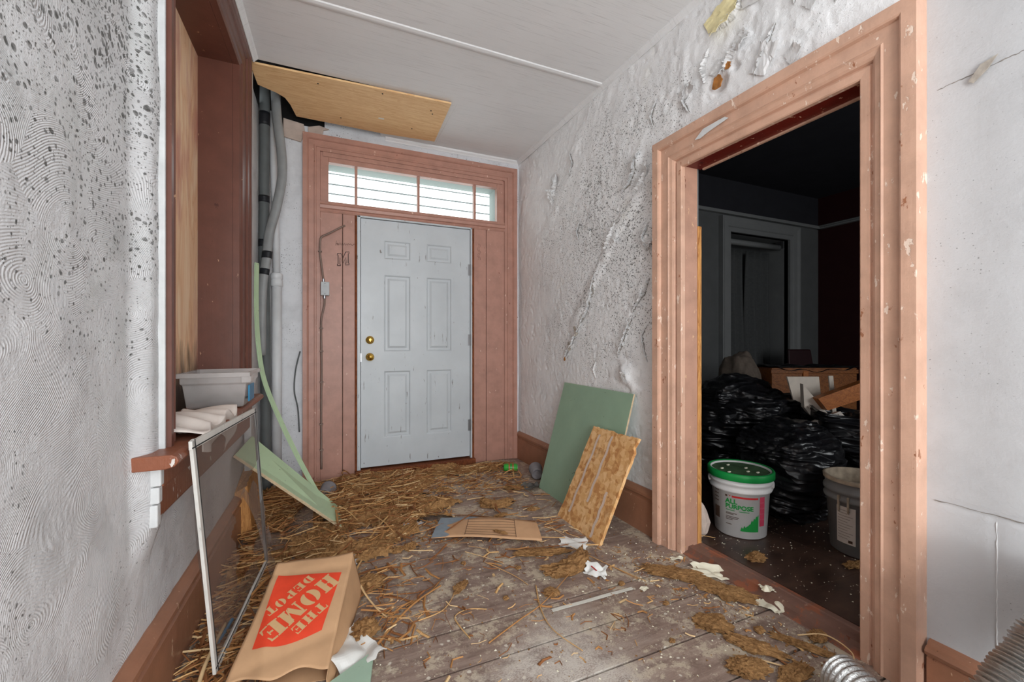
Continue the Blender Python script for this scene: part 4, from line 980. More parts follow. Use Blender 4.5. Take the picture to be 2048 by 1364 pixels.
crumple('paper_scrap', (1.225, 1.975, 0), .16, .13, .018, 8, M_PAPER, 'flat white paper scrap under the foot of the chipboard offcut', 'paper', -.6)
crumple('torn_wrapper', (1.165, 1.68, 0), .075, .11, .03, 9, M_PAPER, 'small folded white wrapper with red print near the pale tape strip', 'wrapper', .8, fold=.02)
mr = MB(); mr.box(1.150, 1.156, 1.655, 1.70, .030, .032); mr.build('red_mark', M_REDP, bpy.data.objects['torn_wrapper'])
crumple('paint_chip', (1.66, 1.47, 0), .10, .17, .020, 12, M_PCHIP, 'largest cream paint chip lying beside the doorway casing', 'paint chip', .75, fold=.02, group='fallen paint chips')
crumple('paint_chip', (1.70, 1.19, 0), .13, .11, .022, 13, M_PCHIP, 'ragged cream paint chip at the middle of the threshold', 'paint chip', .3, group='fallen paint chips')
crumple('paint_chip', (1.62, 1.63, 0), .07, .03, .012, 14, M_PCHIP, 'small white paint chip by the base of the doorway casing', 'paint chip', -.4, group='fallen paint chips')
crumple('paint_chip', (1.735, 1.235, .03), .05, .06, .02, 15, M_PCHIP, 'white paint chip lying on top of the threshold', 'paint chip', 1.0, group='fallen paint chips')
crumple('paint_chip', (1.29, 1.49, 0), .04, .03, .006, 16, M_PCHIP, 'tiny white paint chip off the end of the pale tape strip', 'paint chip', .2, group='fallen paint chips')
crumple('rag', (1.41, 2.86, 0), .16, .10, .05, 18, M_FABRIC, 'dark grey crumpled rag by the foot of the green board', 'rag', .5)
crumple('foil_scrap', (.47, 2.52, .01), .13, .05, .03, 19, M_FILM, 'shiny torn foil scrap left of the printed cardboard', 'foil scrap', .35)
m = MB(); m.grid(lambda u, v: (.842 + .404 * u, 1.51 + .018 * v - .004 * u + .0 * v, .0035 + .0006 * math.sin(u * 12)), 30, 2); o = m.build('tape_strip', M_WTAPE, org=(1.04, 1.52, 0), thick=.001)
tag(o, 'straight pale tape strip lying along the floor planks', 'tape strip')
m = MB(); m.tube([(-.352, 1.80, .03), (-.33, 1.92, .035)], .006, 8); o = m.build('blue_pen_stub', M_BLUE, org=(-.34, 1.86, .02)); tag(o, 'blue plastic stub in straw behind the window screen', 'pen')

# printed cardboard sheet
g = thing('printed_cardboard', (.80, 2.27, 0), 'flat tan cardboard sheet with ruled print and grey tape end', 'cardboard')
def cb(u, v): # u left-right, v near-far
    a = Vector((.525, 2.305)); b = Vector((1.070, 2.040)); c = Vector((1.146, 2.262)); d = Vector((.640, 2.548))
    p = a * (1 - u) * (1 - v) + b * u * (1 - v) + c * u * v + d * (1 - u) * v
    return (p.x, p.y, .022 + .012 * math.sin(u * 3.1) + .004 * math.sin(v * 4 + u * 6))
m = MB(); m.grid(cb, 24, 10); m.build('sheet', M_CARD, g, smooth=True, thick=.004)
m = MB(); m.grid(lambda u, v: (lambda p: (p[0], p[1], p[2] + .0035))(cb(u * (.13 + .25 * max(0, v - .72) / .28 * 1.0 + .03 * math.sin(v * 20)), v)), 8, 24); m.build('tape', M_TAPE, g)
def cline(p, q, r=.0008):
    m = MB(); m.tube([(lambda t: (t[0], t[1], t[2] + .003))(cb(p[0] + (q[0] - p[0]) * i / 8, p[1] + (q[1] - p[1]) * i / 8)) for i in range(9)], r, 4); m.build('printed_rule', M_INKL, g)
cline((.30, .08), (.30, .93), .0014); cline((.77, .08), (.77, .93), .0014)
for i in range(7): cline((.30, .12 + i * .13), (.77, .12 + i * .13), .0007 if i not in (0, 6) else .0011)

# ------------------------------------------------------------------ cans and cups
def can(name, c, ax, r, L, mats, label, band=False):
    g = thing(name, (c[0], c[1], 0), label, 'can'); ax = Vector(ax).normalized(); c = Vector(c)
    MB().lathe([(0, .003), (r * .72, .003), (r * .78, 0), (r * .86, .004), (r, .014), (r, L - .014), (r * .84, L - .003), (r * .80, L), (r * .74, L - .004), (0, L - .004)], c - ax * L / 2, 28, ax).build('body', mats[0], g, smooth=True)
    if band:
        for s in (.35, .62): MB().lathe([(r * 1.012, L * s), (r * 1.012, L * (s + .08))], c - ax * L / 2, 28, ax).build('print_band', mats[1], g, smooth=True)
    MB().lathe([(r * .80, L + .0006), (r * .84, L - .002), (r * .80, L - .0045), (r * .3, L - .0035), (0, L - .0035)], c - ax * L / 2, 28, ax).build('end_cap', M_STEEL, g, smooth=True)
can('drink_can', (1.425, 3.29, .033), (.93, -.36, 0), .033, .118, (M_CANG, M_CANR), 'small green drinks can lying near the front door corner', True)
def cup(c, ax, r0, r1, L, label):
    g = thing('plastic_cup', (c[0], c[1], 0), label, 'cup', 'dirty grey cups'); ax = Vector(ax).normalized(); c = Vector(c) - ax * L / 2
    MB().lathe([(0, .009), (r0 * .78, .009), (r0 * .82, 0), (r0 * .9, 0), (r0, .004), (r1, L - .012), (r1 * 1.07, L - .010), (r1 * 1.07, L), (r1 * .96, L), (r0 * .93, .010), (0, .010)], c, 28, ax).build('body', M_CUP, g, smooth=True)
    MB().lathe([(r0 * .30, .0085), (r0 * .38, .0062), (r0 * .46, .0085)], c, 24, ax).build('base_ring', M_CUP, g, smooth=True)
cup((1.545, 3.05, .053), (.35, .93, .05), .044, .052, .13, 'grey dirty cup lying between the green can and the leaning green board')
cup((.0, 3.20, .06), (.25, .9, .05), .042, .050, .12, 'grey dirty cup lying in the straw under the bowed green strip')

# ------------------------------------------------------------------ storage bin and sheet on the sill
g = thing('storage_bin', (-.47, 2.5, .78), 'cloudy clear plastic storage bin standing on the window sill', 'storage bin')
bx0, bx1, by0, by1, bz0, bz1 = -.612, -.338, 2.35, 2.69, .786, .952
m = MB(); rr_ = lambda ins, z: [(bx0 + ins, by0 + ins, z), (bx1 - ins, by0 + ins, z), (bx1 - ins, by1 - ins, z), (bx0 + ins, by1 - ins, z)]
rings = [rr_(.028, bz0), rr_(.024, bz0 + .01), rr_(.012, bz1 - .055), rr_(.004, bz1 - .050), rr_(.004, bz1 - .02)]
vs_ = [p for r in rings for p in r]; fs2 = [(0, 3, 2, 1)] + [(4 * q + e, 4 * q + (e + 1) % 4, 4 * q + 4 + (e + 1) % 4, 4 * q + 4 + e) for q in range(4) for e in range(4)]
m.add(vs_, fs2); m.build('tub', M_BIN, g, bevel=.006)
m = MB()
for a, b in (((bx0 - .006, by0 - .008), (bx1 + .006, by0 + .008)), ((bx0 - .006, by1 - .008), (bx1 + .006, by1 + .006)), ((bx0 - .006, by0), (bx0 + .008, by1)), ((bx1 - .008, by0), (bx1 + .006, by1))): m.box(a[0], b[0], a[1], b[1], bz1 - .022, bz1)
m.build('rim', M_BIN, g, bevel=.003)
MB().box(bx1 - .03, bx1 + .010, by0 - .012, by0 + .06, bz1 - .05, bz1 - .018).build('handle', M_BIN, g, bevel=.004)
m = MB(); m.grid(lambda u, v: (bx0 + .04 + .20 * u, by0 + .04 + .26 * v, .80 + .03 * abs(math.sin(u * 7) * math.cos(v * 6))), 12, 12); m.build('contents', M_FABRIC, g)
MB().box(bx1 - .012, bx1 - .004, by0 + .06, by0 + .20, bz0 + .02, bz0 + .10).build('blue_packet', M_BLUE, g, bevel=.003)
def sheet(u, v):
    x = XL(1.9) + .10 - .17 * (1 - v) if v < .6 else XL(1.9) + .10 + .012
    y = 1.66 + .62 * u
    k = .02 * abs(math.sin(u * 13 + v * 4)) + .012 * math.sin(u * 29)
    if v < .6: return (XL(1.9) - .08 + .19 * v / .6, y, .786 + k + .045 * math.exp(-((u - .3) / .3) ** 2) * (1 - v / .6))
    h = (v - .6) / .4; return (XL(1.9) + .112 + .01 * math.sin(u * 17), y, .786 + k * (1 - h) - h * (.045 + .10 * max(0, 1 - abs(u - .62) / .22) + .02 * math.sin(u * 9)))
m = MB(); m.grid(sheet, 60, 40); o = m.build('plastic_sheet', M_CLOTH, org=(-.45, 1.95, .78), smooth=True, thick=.001); tag(o, 'rumpled thin white sheet lying over the window sill under the bin', 'sheet')

# ------------------------------------------------------------------ pipes in the corner
def taped(name, label, pts, r, mat, bands=(), n=14, flat=1.0, cat_='pipe'):
    g = thing(name, pts[-1], label, cat_, None); P = [tuple(cat(pts, i / 40)) for i in range(41)]
    MB().tube(P, r, n, flat=flat).build('pipe_run', mat, g, smooth=True)
    for t, L in bands:
        q = [tuple(cat(pts, t + (i / 4 - .5) * L)) for i in range(5)]; MB().tube(q, r * 1.06, n, flat=flat).build('tape_band', M_BTAPE, g, smooth=True)
    return g
taped('insulated_pipe', 'dark grey insulated pipe with black tape bands beside the window casing', [(-.405, 3.52, 2.95), (-.408, 3.52, 2.5), (-.41, 3.52, 2.1), (-.412, 3.52, 1.7), (-.405, 3.52, 1.2), (-.40, 3.52, .6), (-.40, 3.52, .04)], .034, M_GPIPE, ((.10, .03), (.325, .02), (.46, .02)))
taped('grey_sleeve', 'bent silver-grey sleeved cable run hanging in front of the corner pipes', [(-.335, 3.46, 2.98), (-.325, 3.46, 2.72), (-.295, 3.45, 2.45), (-.292, 3.45, 2.26), (-.33, 3.46, 2.04), (-.372, 3.46, 1.86), (-.39, 3.45, 1.66), (-.415, 3.44, 1.45), (-.42, 3.44, 1.0)], .036, M_LPIPE, ((.72, .03), (.80, .03)), flat=.75)
g = thing('white_drain_pipe', (-.335, 3.56, 0), 'straight white plastic drain pipe with coupling in the corner', 'pipe')
MB().tube([(-.335, 3.56, 0), (-.335, 3.56, 1.56)], .034, 20).build('pipe_run', M_PVC, g, smooth=True)
MB().tube([(-.335, 3.56, 1.56), (-.345, 3.56, 2.1), (-.37, 3.57, 2.78)], .024, 20).build('upper_run', M_PVC, g, smooth=True)
MB().lathe([(.034, 0), (.041, .004), (.041, .045), (.038, .048), (.038, .055), (.041, .058), (.041, .09), (.030, .1)], (-.335, 3.56, 1.50), 24).build('coupling', M_PVC, g, smooth=True)

# conduit on the door surround
g = thing('junction_conduit', (-.03, 3.64, .1), 'brown surface cable with grey junction box on the door surround', 'conduit')
cy = 3.632
up_ = [(.135, cy + .015, 2.022), (.10, cy, 1.998), (.02, cy, 1.945), (-.03, cy, 1.915), (-.042, cy, 1.885), (-.045, cy, 1.785), (-.030, cy, 1.66), (-.020, cy, 1.56)]
MB().tube([tuple(cat(up_, i / 40)) for i in range(41)], .0075, 10).build('upper_cable', M_COND, g, smooth=True)
lw = [(-.012, cy, 1.44), (-.014, cy, 1.38), (-.030, cy, 1.30), (-.037, cy, 1.22), (-.033, cy, .9), (-.036, cy, .6), (-.034, cy, .10)]
MB().tube([tuple(cat(lw, i / 40)) for i in range(41)], .0075, 10).build('lower_cable', M_COND, g, smooth=True)
jb = MB().box(-.040, .022, 3.605, 3.655, 1.455, 1.560).build('junction_box', M_JBOX, g, bevel=.004)
for z in (1.468, 1.547): MB().lathe([(.0045, 0), (.0045, .003), (0, .004)], (-.009, 3.605, z), 12, (0, -1, 0)).build('screw', M_STEEL, jb)
MB().tube([(-.013, cy, 1.462), (-.013, cy, 1.432)], .011, 12).build('connector', M_STEEL, g)
MB().tube([(-.020, cy, 1.552), (-.021, cy, 1.585)], .010, 12).build('connector', M_STEEL, g)
for x, z in ((-.045, 1.80), (-.036, 1.20), (-.034, 1.02), (-.034, .78), (-.036, .45), (-.034, .25)): MB().box(x - .014, x + .014, cy - .009, cy + .02, z - .005, z + .005).build('clip', M_COND, g, bevel=.002)
m = MB(); m.tube([tuple(cat([(-.185, 3.66, 1.02), (-.215, 3.65, .88), (-.225, 3.655, .72), (-.20, 3.65, .58), (-.19, 3.655, .40)], i / 24)) for i in range(25)], .005, 8)
o = m.build('loose_wire', M_GPIPE, org=(-.2, 3.66, .4), smooth=True); tag(o, 'loose dark wire hanging beside the door casing', 'wire')

# plywood patch under the ceiling
pts2 = [(-.425, 2.985), (.812, 2.935), (.835, 3.545), (.42, 3.575), (-.205, 3.560), (-.235, 3.40), (-.262, 3.32), (-.31, 3.275), (-.412, 3.22)]
m = MB(); m.prism([(x, y, 2.781) for x, y in pts2], (0, 0, .012)); pt = m.build('plywood_patch', M_PLY, org=(.2, 3.25, 2.79)); tag(pt, 'fresh plywood sheet patched under the ceiling above the front door', 'plywood')
for x, y in ((-.05, 3.05), (.35, 3.0), (.70, 3.08), (.72, 3.12), (.1, 3.45), (.62, 3.4)): MB().lathe([(.006, 0), (.005, .002), (0, .002)], (x, y, 2.781), 8, (0, 0, -1)).build('screw_head', M_BLACK, pt)
MB().box(.36, .40, 3.33, 3.345, 2.7795, 2.781).build('filler_smear', M_PAPER, pt)
# rubble hanging out of the ceiling hole
for i, (x, y, z, r) in enumerate(((-.40, 3.42, 2.78, .05), (-.36, 3.50, 2.74, .04), (-.25, 3.60, 2.77, .045))):
    pass

# ------------------------------------------------------------------ foil ducts
def duct(name, label, path, r, pitch, crush, seed):
    L = sum((Vector(path[i + 1]) - Vector(path[i])).length for i in range(len(path) - 1)); n = int(L / pitch * 6)
    P = [cat(path, i / n) for i in range(n + 1)]; rr = random.Random(seed)
    R = [r * (1 + .075 * (1 if (i % 6) in (2, 3) else -.6 if (i % 6) in (0, 5) else .3) + rr.uniform(-crush, crush)) for i in range(n + 1)]
    g = thing(name, path[0][:2] + (0,), label, 'duct')
    MB().tube(P, R, 40, cap=False).build('corrugated_wall', M_FOIL, g, smooth=True, thick=.0012)
    t = (P[1] - P[0]).normalized(); MB().lathe([(r * 1.02, 0), (r * 1.05, .004), (r * 1.02, .010), (r * .97, .010)], P[0], 40, t).build('end_ring', M_FOIL, g, smooth=True)
    MB().lathe([(0, .05), (r * .93, .05)], P[0], 24, t).build('inside_shade_disc', M_BLACK, g)  # black disc stands in for the shade inside the duct
duct('foil_duct', 'silver corrugated duct lying on floor with its end towards the threshold', [(1.455, .800, .066), (1.41, .66, .066), (1.37, .52, .066), (1.36, .36, .066), (1.40, .18, .066), (1.47, .0, .066)], .062, .020, .015, 3)
duct('crumpled_foil_duct', 'bright crumpled foil duct rising beside the near baseboard', [(1.605, .315, .535), (1.535, .365, .395), (1.43, .405, .27), (1.28, .455, .12), (1.05, .50, .09), (.8, .45, .09)], .085, .013, .05, 8)

# ------------------------------------------------------------------ side room contents
def blob(name, c, rx, ry, rz, seed, mat, parent=None, rough=.12, freq=2.2, flat_base=True, sub=5, stretch=(1, 1, 1), fold=0.0, org=None, smooth=True):
    bm = bmesh.new(); bmesh.ops.create_icosphere(bm, subdivisions=sub, radius=1.0)
    V = np.array([v.co[:] for v in bm.verts]); n = V / np.linalg.norm(V, axis=1, keepdims=True)
    q = n * freq * np.array(stretch) + seed * 3.1
    d = fbm(q[:, 0], q[:, 1], q[:, 2], seed=seed, oct=4)
    s = 1 + rough * d
    if fold:
        w = fbm(n[:, 0] * 3 + 5, n[:, 1] * 3, n[:, 2] * 9, seed=seed + 5, oct=3); s += fold * (1 - np.abs(w) * 3).clip(-.5, 1)
    P = n * s[:, None]
    P = np.sign(P) * np.abs(P) ** .88
    P[:, 0] *= rx; P[:, 1] *= ry; P[:, 2] *= rz
    if flat_base: P[:, 2] = np.maximum(P[:, 2], -rz * .82) + rz * .82
    o3 = ORG[parent.name] if parent is not None else Vector(org if org is not None else c)
    P = P + np.array(c) - np.array(o3)
    for v, p in zip(bm.verts, P): v.co = p
    me = bpy.data.meshes.new(name); bm.to_mesh(me); bm.free(); me.materials.append(mat)
    me.polygons.foreach_set('use_smooth', [smooth] * len(me.polygons))
    o = bpy.data.objects.new(name, me); COL.objects.link(o)
    if parent is not None: o.parent = parent
    else: o.location = o3
    ORG[o.name] = Vector(o3); return o

F0 = SZ
g = thing('trash_bag', (2.86, 2.28, F0), 'large bulging black trash bag behind the white pail', 'trash bag', 'black trash bags')
blob('sack', (2.86, 2.28, F0), .38, .30, .46, 2, M_BAG, g, .28, 2.0, fold=.05, stretch=(1, 1, 1.6))
blob('loose_top', (2.93, 2.12, .58), .34, .24, .16, 12, M_BAG, g, .35, 2.4, False, fold=.08)
g = thing('trash_bag', (2.66, 1.74, F0), 'wrinkled black trash bag between the white pail and the grey pail', 'trash bag', 'black trash bags')
blob('sack', (2.66, 1.74, F0), .27, .26, .32, 4, M_BAG, g, .16, 2.0, fold=.06, stretch=(1, 1, 2.4))
blob('loose_top', (2.62, 1.78, .44), .22, .18, .12, 15, M_BAG, g, .4, 2.6, False, fold=.08)
g = thing('trash_bag', (3.20, 1.66, F0), 'open black trash bag overflowing with boards and cartons', 'trash bag', 'black trash bags')
blob('sack', (3.20, 1.62, F0), .28, .27, .33, 6, M_BAG, g, .25, 2.0, fold=.06)
m = MB(); m.grid(lambda u, v: (3.20 + (.33 + .05 * math.sin(u * 40) * v) * math.cos(u * 6.283), 1.66 + (.30 + .04 * math.sin(u * 31) * v) * math.sin(u * 6.283), .42 + .20 * v * (1 + .35 * math.sin(u * 6.283 + 5.6)) ), 80, 8); m.build('open_mouth', M_BAG, g, smooth=True)

# wooden drawer carcass behind the bags
g = thing('wooden_drawer', (3.8, 2.35, F0), 'brown wooden chest with open top standing behind the trash bags', 'drawer')
DA, DB = Vector((3.46, 2.42)), Vector((4.12, 2.13)); dd = (DB - DA).normalized(); dn = Vector((-dd.y, dd.x))
def dslab(name, a, b, n0, n1, z0, z1, mat, par):
    p = [DA + dd * a + dn * n0, DA + dd * b + dn * n0, DA + dd * b + dn * n1, DA + dd * a + dn * n1]
    return MB().hexa([(q.x, q.y, z0) for q in p] + [(q.x, q.y, z1) for q in p]).build(name, mat, par, bevel=.003)
dslab('front_panel', 0, .72, 0, .018, F0, .872, M_DKWOOD, g); dslab('back_panel', 0, .72, .24, .258, F0, .872, M_DKWOOD, g); dslab('side_panel', 0, .018, .018, .24, F0, .872, M_DKWOOD, g); dslab('side_panel', .702, .72, .018, .24, F0, .872, M_DKWOOD, g)
dslab('rail', -.01, .73, -.008, .0, .825, .858, M_DKWOOD, g); dslab('cleat', .26, .305, -.012, -.001, .76, .845, M_ORWOOD, g)
# black film over its rim
m = MB(); m.grid(lambda u, v: (lambda p: (p.x, p.y, .882 - .035 * math.sin(math.pi * u) * (1 - v) + .012 * math.sin(u * 21 + v * 5)))(DA + dd * (-.03 + .78 * u) + dn * (-.02 + .30 * v)), 40, 12); o = m.build('black_film', M_BAG, org=(3.4, 2.2, .9), smooth=True, thick=.001); tag(o, 'black plastic film draped over the top of the wooden chest', 'plastic film')

def quadthing(name, label, cat_, q, th, mat, extra=None):
    c = sum((Vector(p) for p in q), Vector()) / 4; g = thing(name, c, label, cat_); m = MB(); board4(m, *q, th); m.build('panel', mat, g, bevel=.001)
    return g
quadthing('white_board', 'cream white melamine board standing in the open trash bag', 'board', [(3.02, 1.90, .50), (3.16, 1.83, .50), (3.133, 1.850, .852), (2.93, 1.938, .852)], .015, M_WBOARD)
quadthing('white_stick', 'short white strip standing upright against the wooden chest', 'board', [(3.20, 1.80, .60), (3.225, 1.79, .60), (3.205, 1.80, .86), (3.178, 1.812, .86)], .01, M_WBOARD)
quadthing('orange_plank', 'orange-brown plank lying slanted over the open trash bag', 'plank', [(2.97, 1.70, .650), (3.36, 1.53, .79), (3.36, 1.53, .905), (2.913, 1.725, .728)], .06, M_ORWOOD)
g = thing('white_carton', (2.95, 1.76, .56), 'tall off-white carton flap with black printed codes in the open trash bag', 'carton')
CQ = [Vector((2.895, 1.800, .66)), Vector((2.955, 1.762, .56)), Vector((3.045, 1.722, .597)), Vector((2.882, 1.800, .815))]
m = MB(); board4(m, *CQ, .05); m.build('panel', M_WBOARD, g, bevel=.001)
cn = (CQ[1] - CQ[0]).cross(CQ[3] - CQ[0]).normalized()
def con(u, v): return (CQ[0] * (1 - u) + CQ[1] * u) * (1 - v) + (CQ[3] * (1 - u) + CQ[2] * u) * v + cn * .002
for u, v, w, h in ((.35, .25, .22, .10), (.62, .16, .14, .05), (.30, .42, .10, .03), (.68, .32, .05, .04), (.2, .2, .1, .03)):
    m = MB(); m.add([con(u, v), con(u + w, v), con(u + w, v + h), con(u, v + h)], [(0, 1, 2, 3)]); m.build('printed_code', M_INKL, g)
g = thing('flat_carton', (2.9, 1.68, .56), 'long off-white carton lying on the mouth of the open trash bag', 'carton')
FQ = [(2.80, 1.705, .528), (3.01, 1.612, .612), (2.985, 1.635, .655), (2.785, 1.722, .568)]
m = MB(); board4(m, *FQ, .05); m.build('panel', M_LABEL, g, bevel=.002)
FV = [Vector(p) for p in FQ]; fn_ = (FV[1] - FV[0]).cross(FV[3] - FV[0]).normalized()
for a, b in ((.46, .58), (.62, .64), (.68, .70), (.8, .9)):
    m = MB(); m.add([(FV[0] * (1 - t) + FV[1] * t) * (1 - s) + (FV[3] * (1 - t) + FV[2] * t) * s + fn_ * .002 for t, s in ((a, .25), (b, .25), (b, .75), (a, .75))], [(0, 1, 2, 3)]); m.build('printed_code', M_INKL, g)

# white joint-compound pail with green lid
def pail(name, label, c, r0, r1, h, mat, rib):
    g = thing(name, (c[0], c[1], F0), label, 'pail'); rad = lambda t: r0 + (r1 - r0) * t
    prof = [(0, .012), (r0 * .9, .012), (r0 * .94, 0), (r0, .006), (rad(.70), h * .70), (rad(.70) + .010, h * .705), (rad(.74) + .014, h * .74), (rad(.76) + .006, h * .765), (rad(.80) + .006, h * .81), (rad(.82) + .013, h * .82), (rad(.86) + .011, h * .86), (rad(.88) + .002, h * .875), (rad(.99) + .002, h * .97), (rad(1) + .006, h * .975), (rad(1) + .006, h), (rad(1) - .004, h), (rad(.6) - .006, h * .6), (r0 - .008, .02), (0, .02)]
    MB().lathe(prof, (c[0], c[1], F0), 48).build('body', mat, g, smooth=True)
    return g, rad
PC = (2.150, 1.690); g, rad = pail('compound_pail', 'white plastic pail with dusty green lid and green lettering', PC, .130, .152, .352, M_PAIL, 2)
ldz = F0 + .352
lid = MB().lathe([(.168, -.036), (.170, -.034), (.170, -.002), (.166, .004), (.158, .004), (.152, -.004), (.150, -.010), (0, -.010)], (PC[0], PC[1], ldz), 48).build('lid', M_LIDG, g, smooth=True)
MB().lathe([(.149, -.0088), (.10, -.0082), (0, -.008)], (PC[0], PC[1], ldz), 40).build('lid_dust', M_LIDTOP, lid)
for k in range(6):
    a = random.uniform(0, 6.28); r = random.uniform(.03, .12); MB().box(PC[0] + r * math.cos(a) - .008, PC[0] + r * math.cos(a) + .008, PC[1] + r * math.sin(a) - .004, PC[1] + r * math.sin(a) + .004, ldz - .008, ldz - .002).build('lid_crumb', M_PCHIP, lid)
va = math.atan2(-PC[1], -PC[0])      # angle of the pail face that looks at the hall
def onpail(x, z, off=.0014, sh=.10):  # x metres to the right round the body, z above floor
    t = (z - F0) / .352; r = rad(t) + off; a = va + x / rad(t) + sh
    return (PC[0] + r * math.cos(a), PC[1] + r * math.sin(a), z)
def pr_rect(par, x0, x1, z0, z1, mat, name='print_block'):
    m = MB(); n = max(2, int((x1 - x0) / .008)); m.grid(lambda u, v: onpail(x0 + (x1 - x0) * u, z0 + (z1 - z0) * v), n, 3); return m.build(name, mat, par)
def text_mesh(s, size, bold=.0):
    cu = bpy.data.curves.new('t', 'FONT'); cu.body = s; cu.size = size; cu.offset = bold; cu.resolution_u = 3
    o = bpy.data.objects.new('t', cu); COL.objects.link(o); dg = bpy.context.evaluated_depsgraph_get(); me = bpy.data.meshes.new_from_object(o.evaluated_get(dg))
    vs_ = [v.co.copy() for v in me.vertices]; fs_ = [tuple(p.vertices) for p in me.polygons]
    bpy.data.objects.remove(o); bpy.data.curves.remove(cu); bpy.data.meshes.remove(me); return vs_, fs_
for s, x, z, size in (('ALL', -.088, .218, .036), ('PURPOSE', -.088, .190, .0335)):
    v_, f_ = text_mesh(s, size, .0012); m = MB(); m.add([onpail(x + p.x, F0 + z - .03 + p.y, .0018) for p in v_], f_); m.build('lettering', M_PRG, g)
pr_rect(g, -.055, .075, F0 + .222, F0 + .232, M_REDP, 'red_bar'); pr_rect(g, -.090, -.078, F0 + .222, F0 + .232, M_INKL, 'small_print')
m = MB(); m.add([onpail(-.074, F0 + .236), onpail(-.066, F0 + .224), onpail(-.058, F0 + .236), onpail(-.066, F0 + .230)], [(0, 1, 2, 3)]); m.build('red_mark', M_REDP, g)
for i, (a, b) in enumerate(((-.085, -.04), (-.02, .03), (-.085, -.03), (-.085, -.045), (-.085, -.02), (-.085, -.025), (-.085, -.05), (-.085, -.055))):
    z = F0 + (.148, .148, .132, .126, .112, .104, .096, .070)[i]; pr_rect(g, a, b, z, z + .0035, M_PRG if i < 2 else M_INKL, 'small_print')
rr = random.Random(2); zz = []; N = 15
tri = [(-.012 + .090 * i / N, F0 + .050 + .085 * (i / N) ** 1.2 + (rr.uniform(.0, .016) if i % 2 else 0)) for i in range(N + 1)]
m = MB()
for i in range(N):
    (x0, z0), (x1, z1) = tri[i], tri[i + 1]; m.grid(lambda u, v: onpail(x0 + (x1 - x0) * u, F0 + .045 + (z0 + (z1 - z0) * u - F0 - .045) * v), 1, 4)
m.build('leaf_print', M_PRG, g)
pr_rect(g, .086, .118, F0 + .075, F0 + .235, m_plain('pink_print', lin(196, 66, 92), .5), 'pink_panel')
for z in (.20, .17, .14, .11): pr_rect(g, .092, .112, F0 + z, F0 + z + .006, M_PAIL, 'small_print')
pr_rect(g, -.165, -.125, F0 + .085, F0 + .15, M_INKL, 'small_print')
for z in (.24, .22, .20, .18): pr_rect(g, -.165, -.13, F0 + z, F0 + z + .004, M_INKL, 'small_print')
for s in (-1, 1):
    a = va + s * 1.45; MB().lathe([(.020, 0), (.020, .012), (.012, .016), (0, .016)], (PC[0] + .150 * math.cos(a), PC[1] + .150 * math.sin(a), F0 + .285), 16, (math.cos(a), math.sin(a), 0)).build('handle_boss', M_PAIL, g)
# grey pail
GC = (2.515, 1.270); g, rad2 = pail('grey_pail', 'open grey plastic pail crusted with dried compound, half behind the doorway casing', GC, .138, .160, .375, M_GREYPAIL, 2)
m = MB(); m.lathe([(rad2(1) + .008, .360), (rad2(1) + .010, .378), (rad2(1) - .006, .380), (rad2(.8) - .007, .30), (rad2(.55) - .004, .2), (0, .19)], (GC[0], GC[1], F0), 48); m.build('dried_crust', M_CRUST, g, smooth=True)
vg = math.atan2(-GC[1], -GC[0])
def ongp(x, z, off=.0015): t = (z - F0) / .375; r = rad2(t) + off; a = vg + x / rad2(t); return (GC[0] + r * math.cos(a), GC[1] + r * math.sin(a), z)
m = MB(); m.grid(lambda u, v: ongp(-.115 + .085 * u, F0 + .06 + .185 * v), 12, 4); lb = m.build('label', M_LABEL, g)
for i in range(11):
    z = F0 + .085 + i * .014; m = MB(); m.grid(lambda u, v: ongp(-.108 + (.045 + .022 * ((i * 7) % 3) / 2) * u, z + .003 * v, .0024), 6, 1); m.build('small_print', m_plain('label_grey', lin(160, 148, 138), .8) if i == 0 else bpy.data.materials['label_grey'], lb)
m = MB(); m.grid(lambda u, v: ongp(-.060 + .018 * u, F0 + .068 + .014 * v, .0024), 3, 1); m.build('bar_code', M_INKL, lb)
hp = [ongp(-.03 + .0 * i, F0 + .30 + .0 * i, .012) for i in range(1)]
MB().tube([tuple(cat([ongp(.02, F0 + .262, .02), ongp(.025, F0 + .31, .028), ongp(.06, F0 + .345, .02), ongp(.12, F0 + .35, .012)], i / 16)) for i in range(17)], .0025, 8).build('wire_handle', M_STEEL, g)
for x in (-.06, -.01, .035, -.10): MB().hexa([ongp(x, F0 + .22, .010), ongp(x + .007, F0 + .215, .010), ongp(x + .009, F0 + .30, .006), ongp(x, F0 + .30, .006), ongp(x, F0 + .22, .016), ongp(x + .007, F0 + .215, .016), ongp(x + .009, F0 + .30, .018), ongp(x, F0 + .30, .018)]).build('drip', M_CRUST, g, bevel=.002)
# broken plaster chunk by the jamb
bm_ = blob('plaster_chunk', (1.885, 1.735, F0), .045, .05, .10, 31, M_BARE, None, .5, 1.4, True, 2, smooth=False); tag(bm_, 'pale broken plaster chunk leaning just inside the doorway', 'plaster chunk')
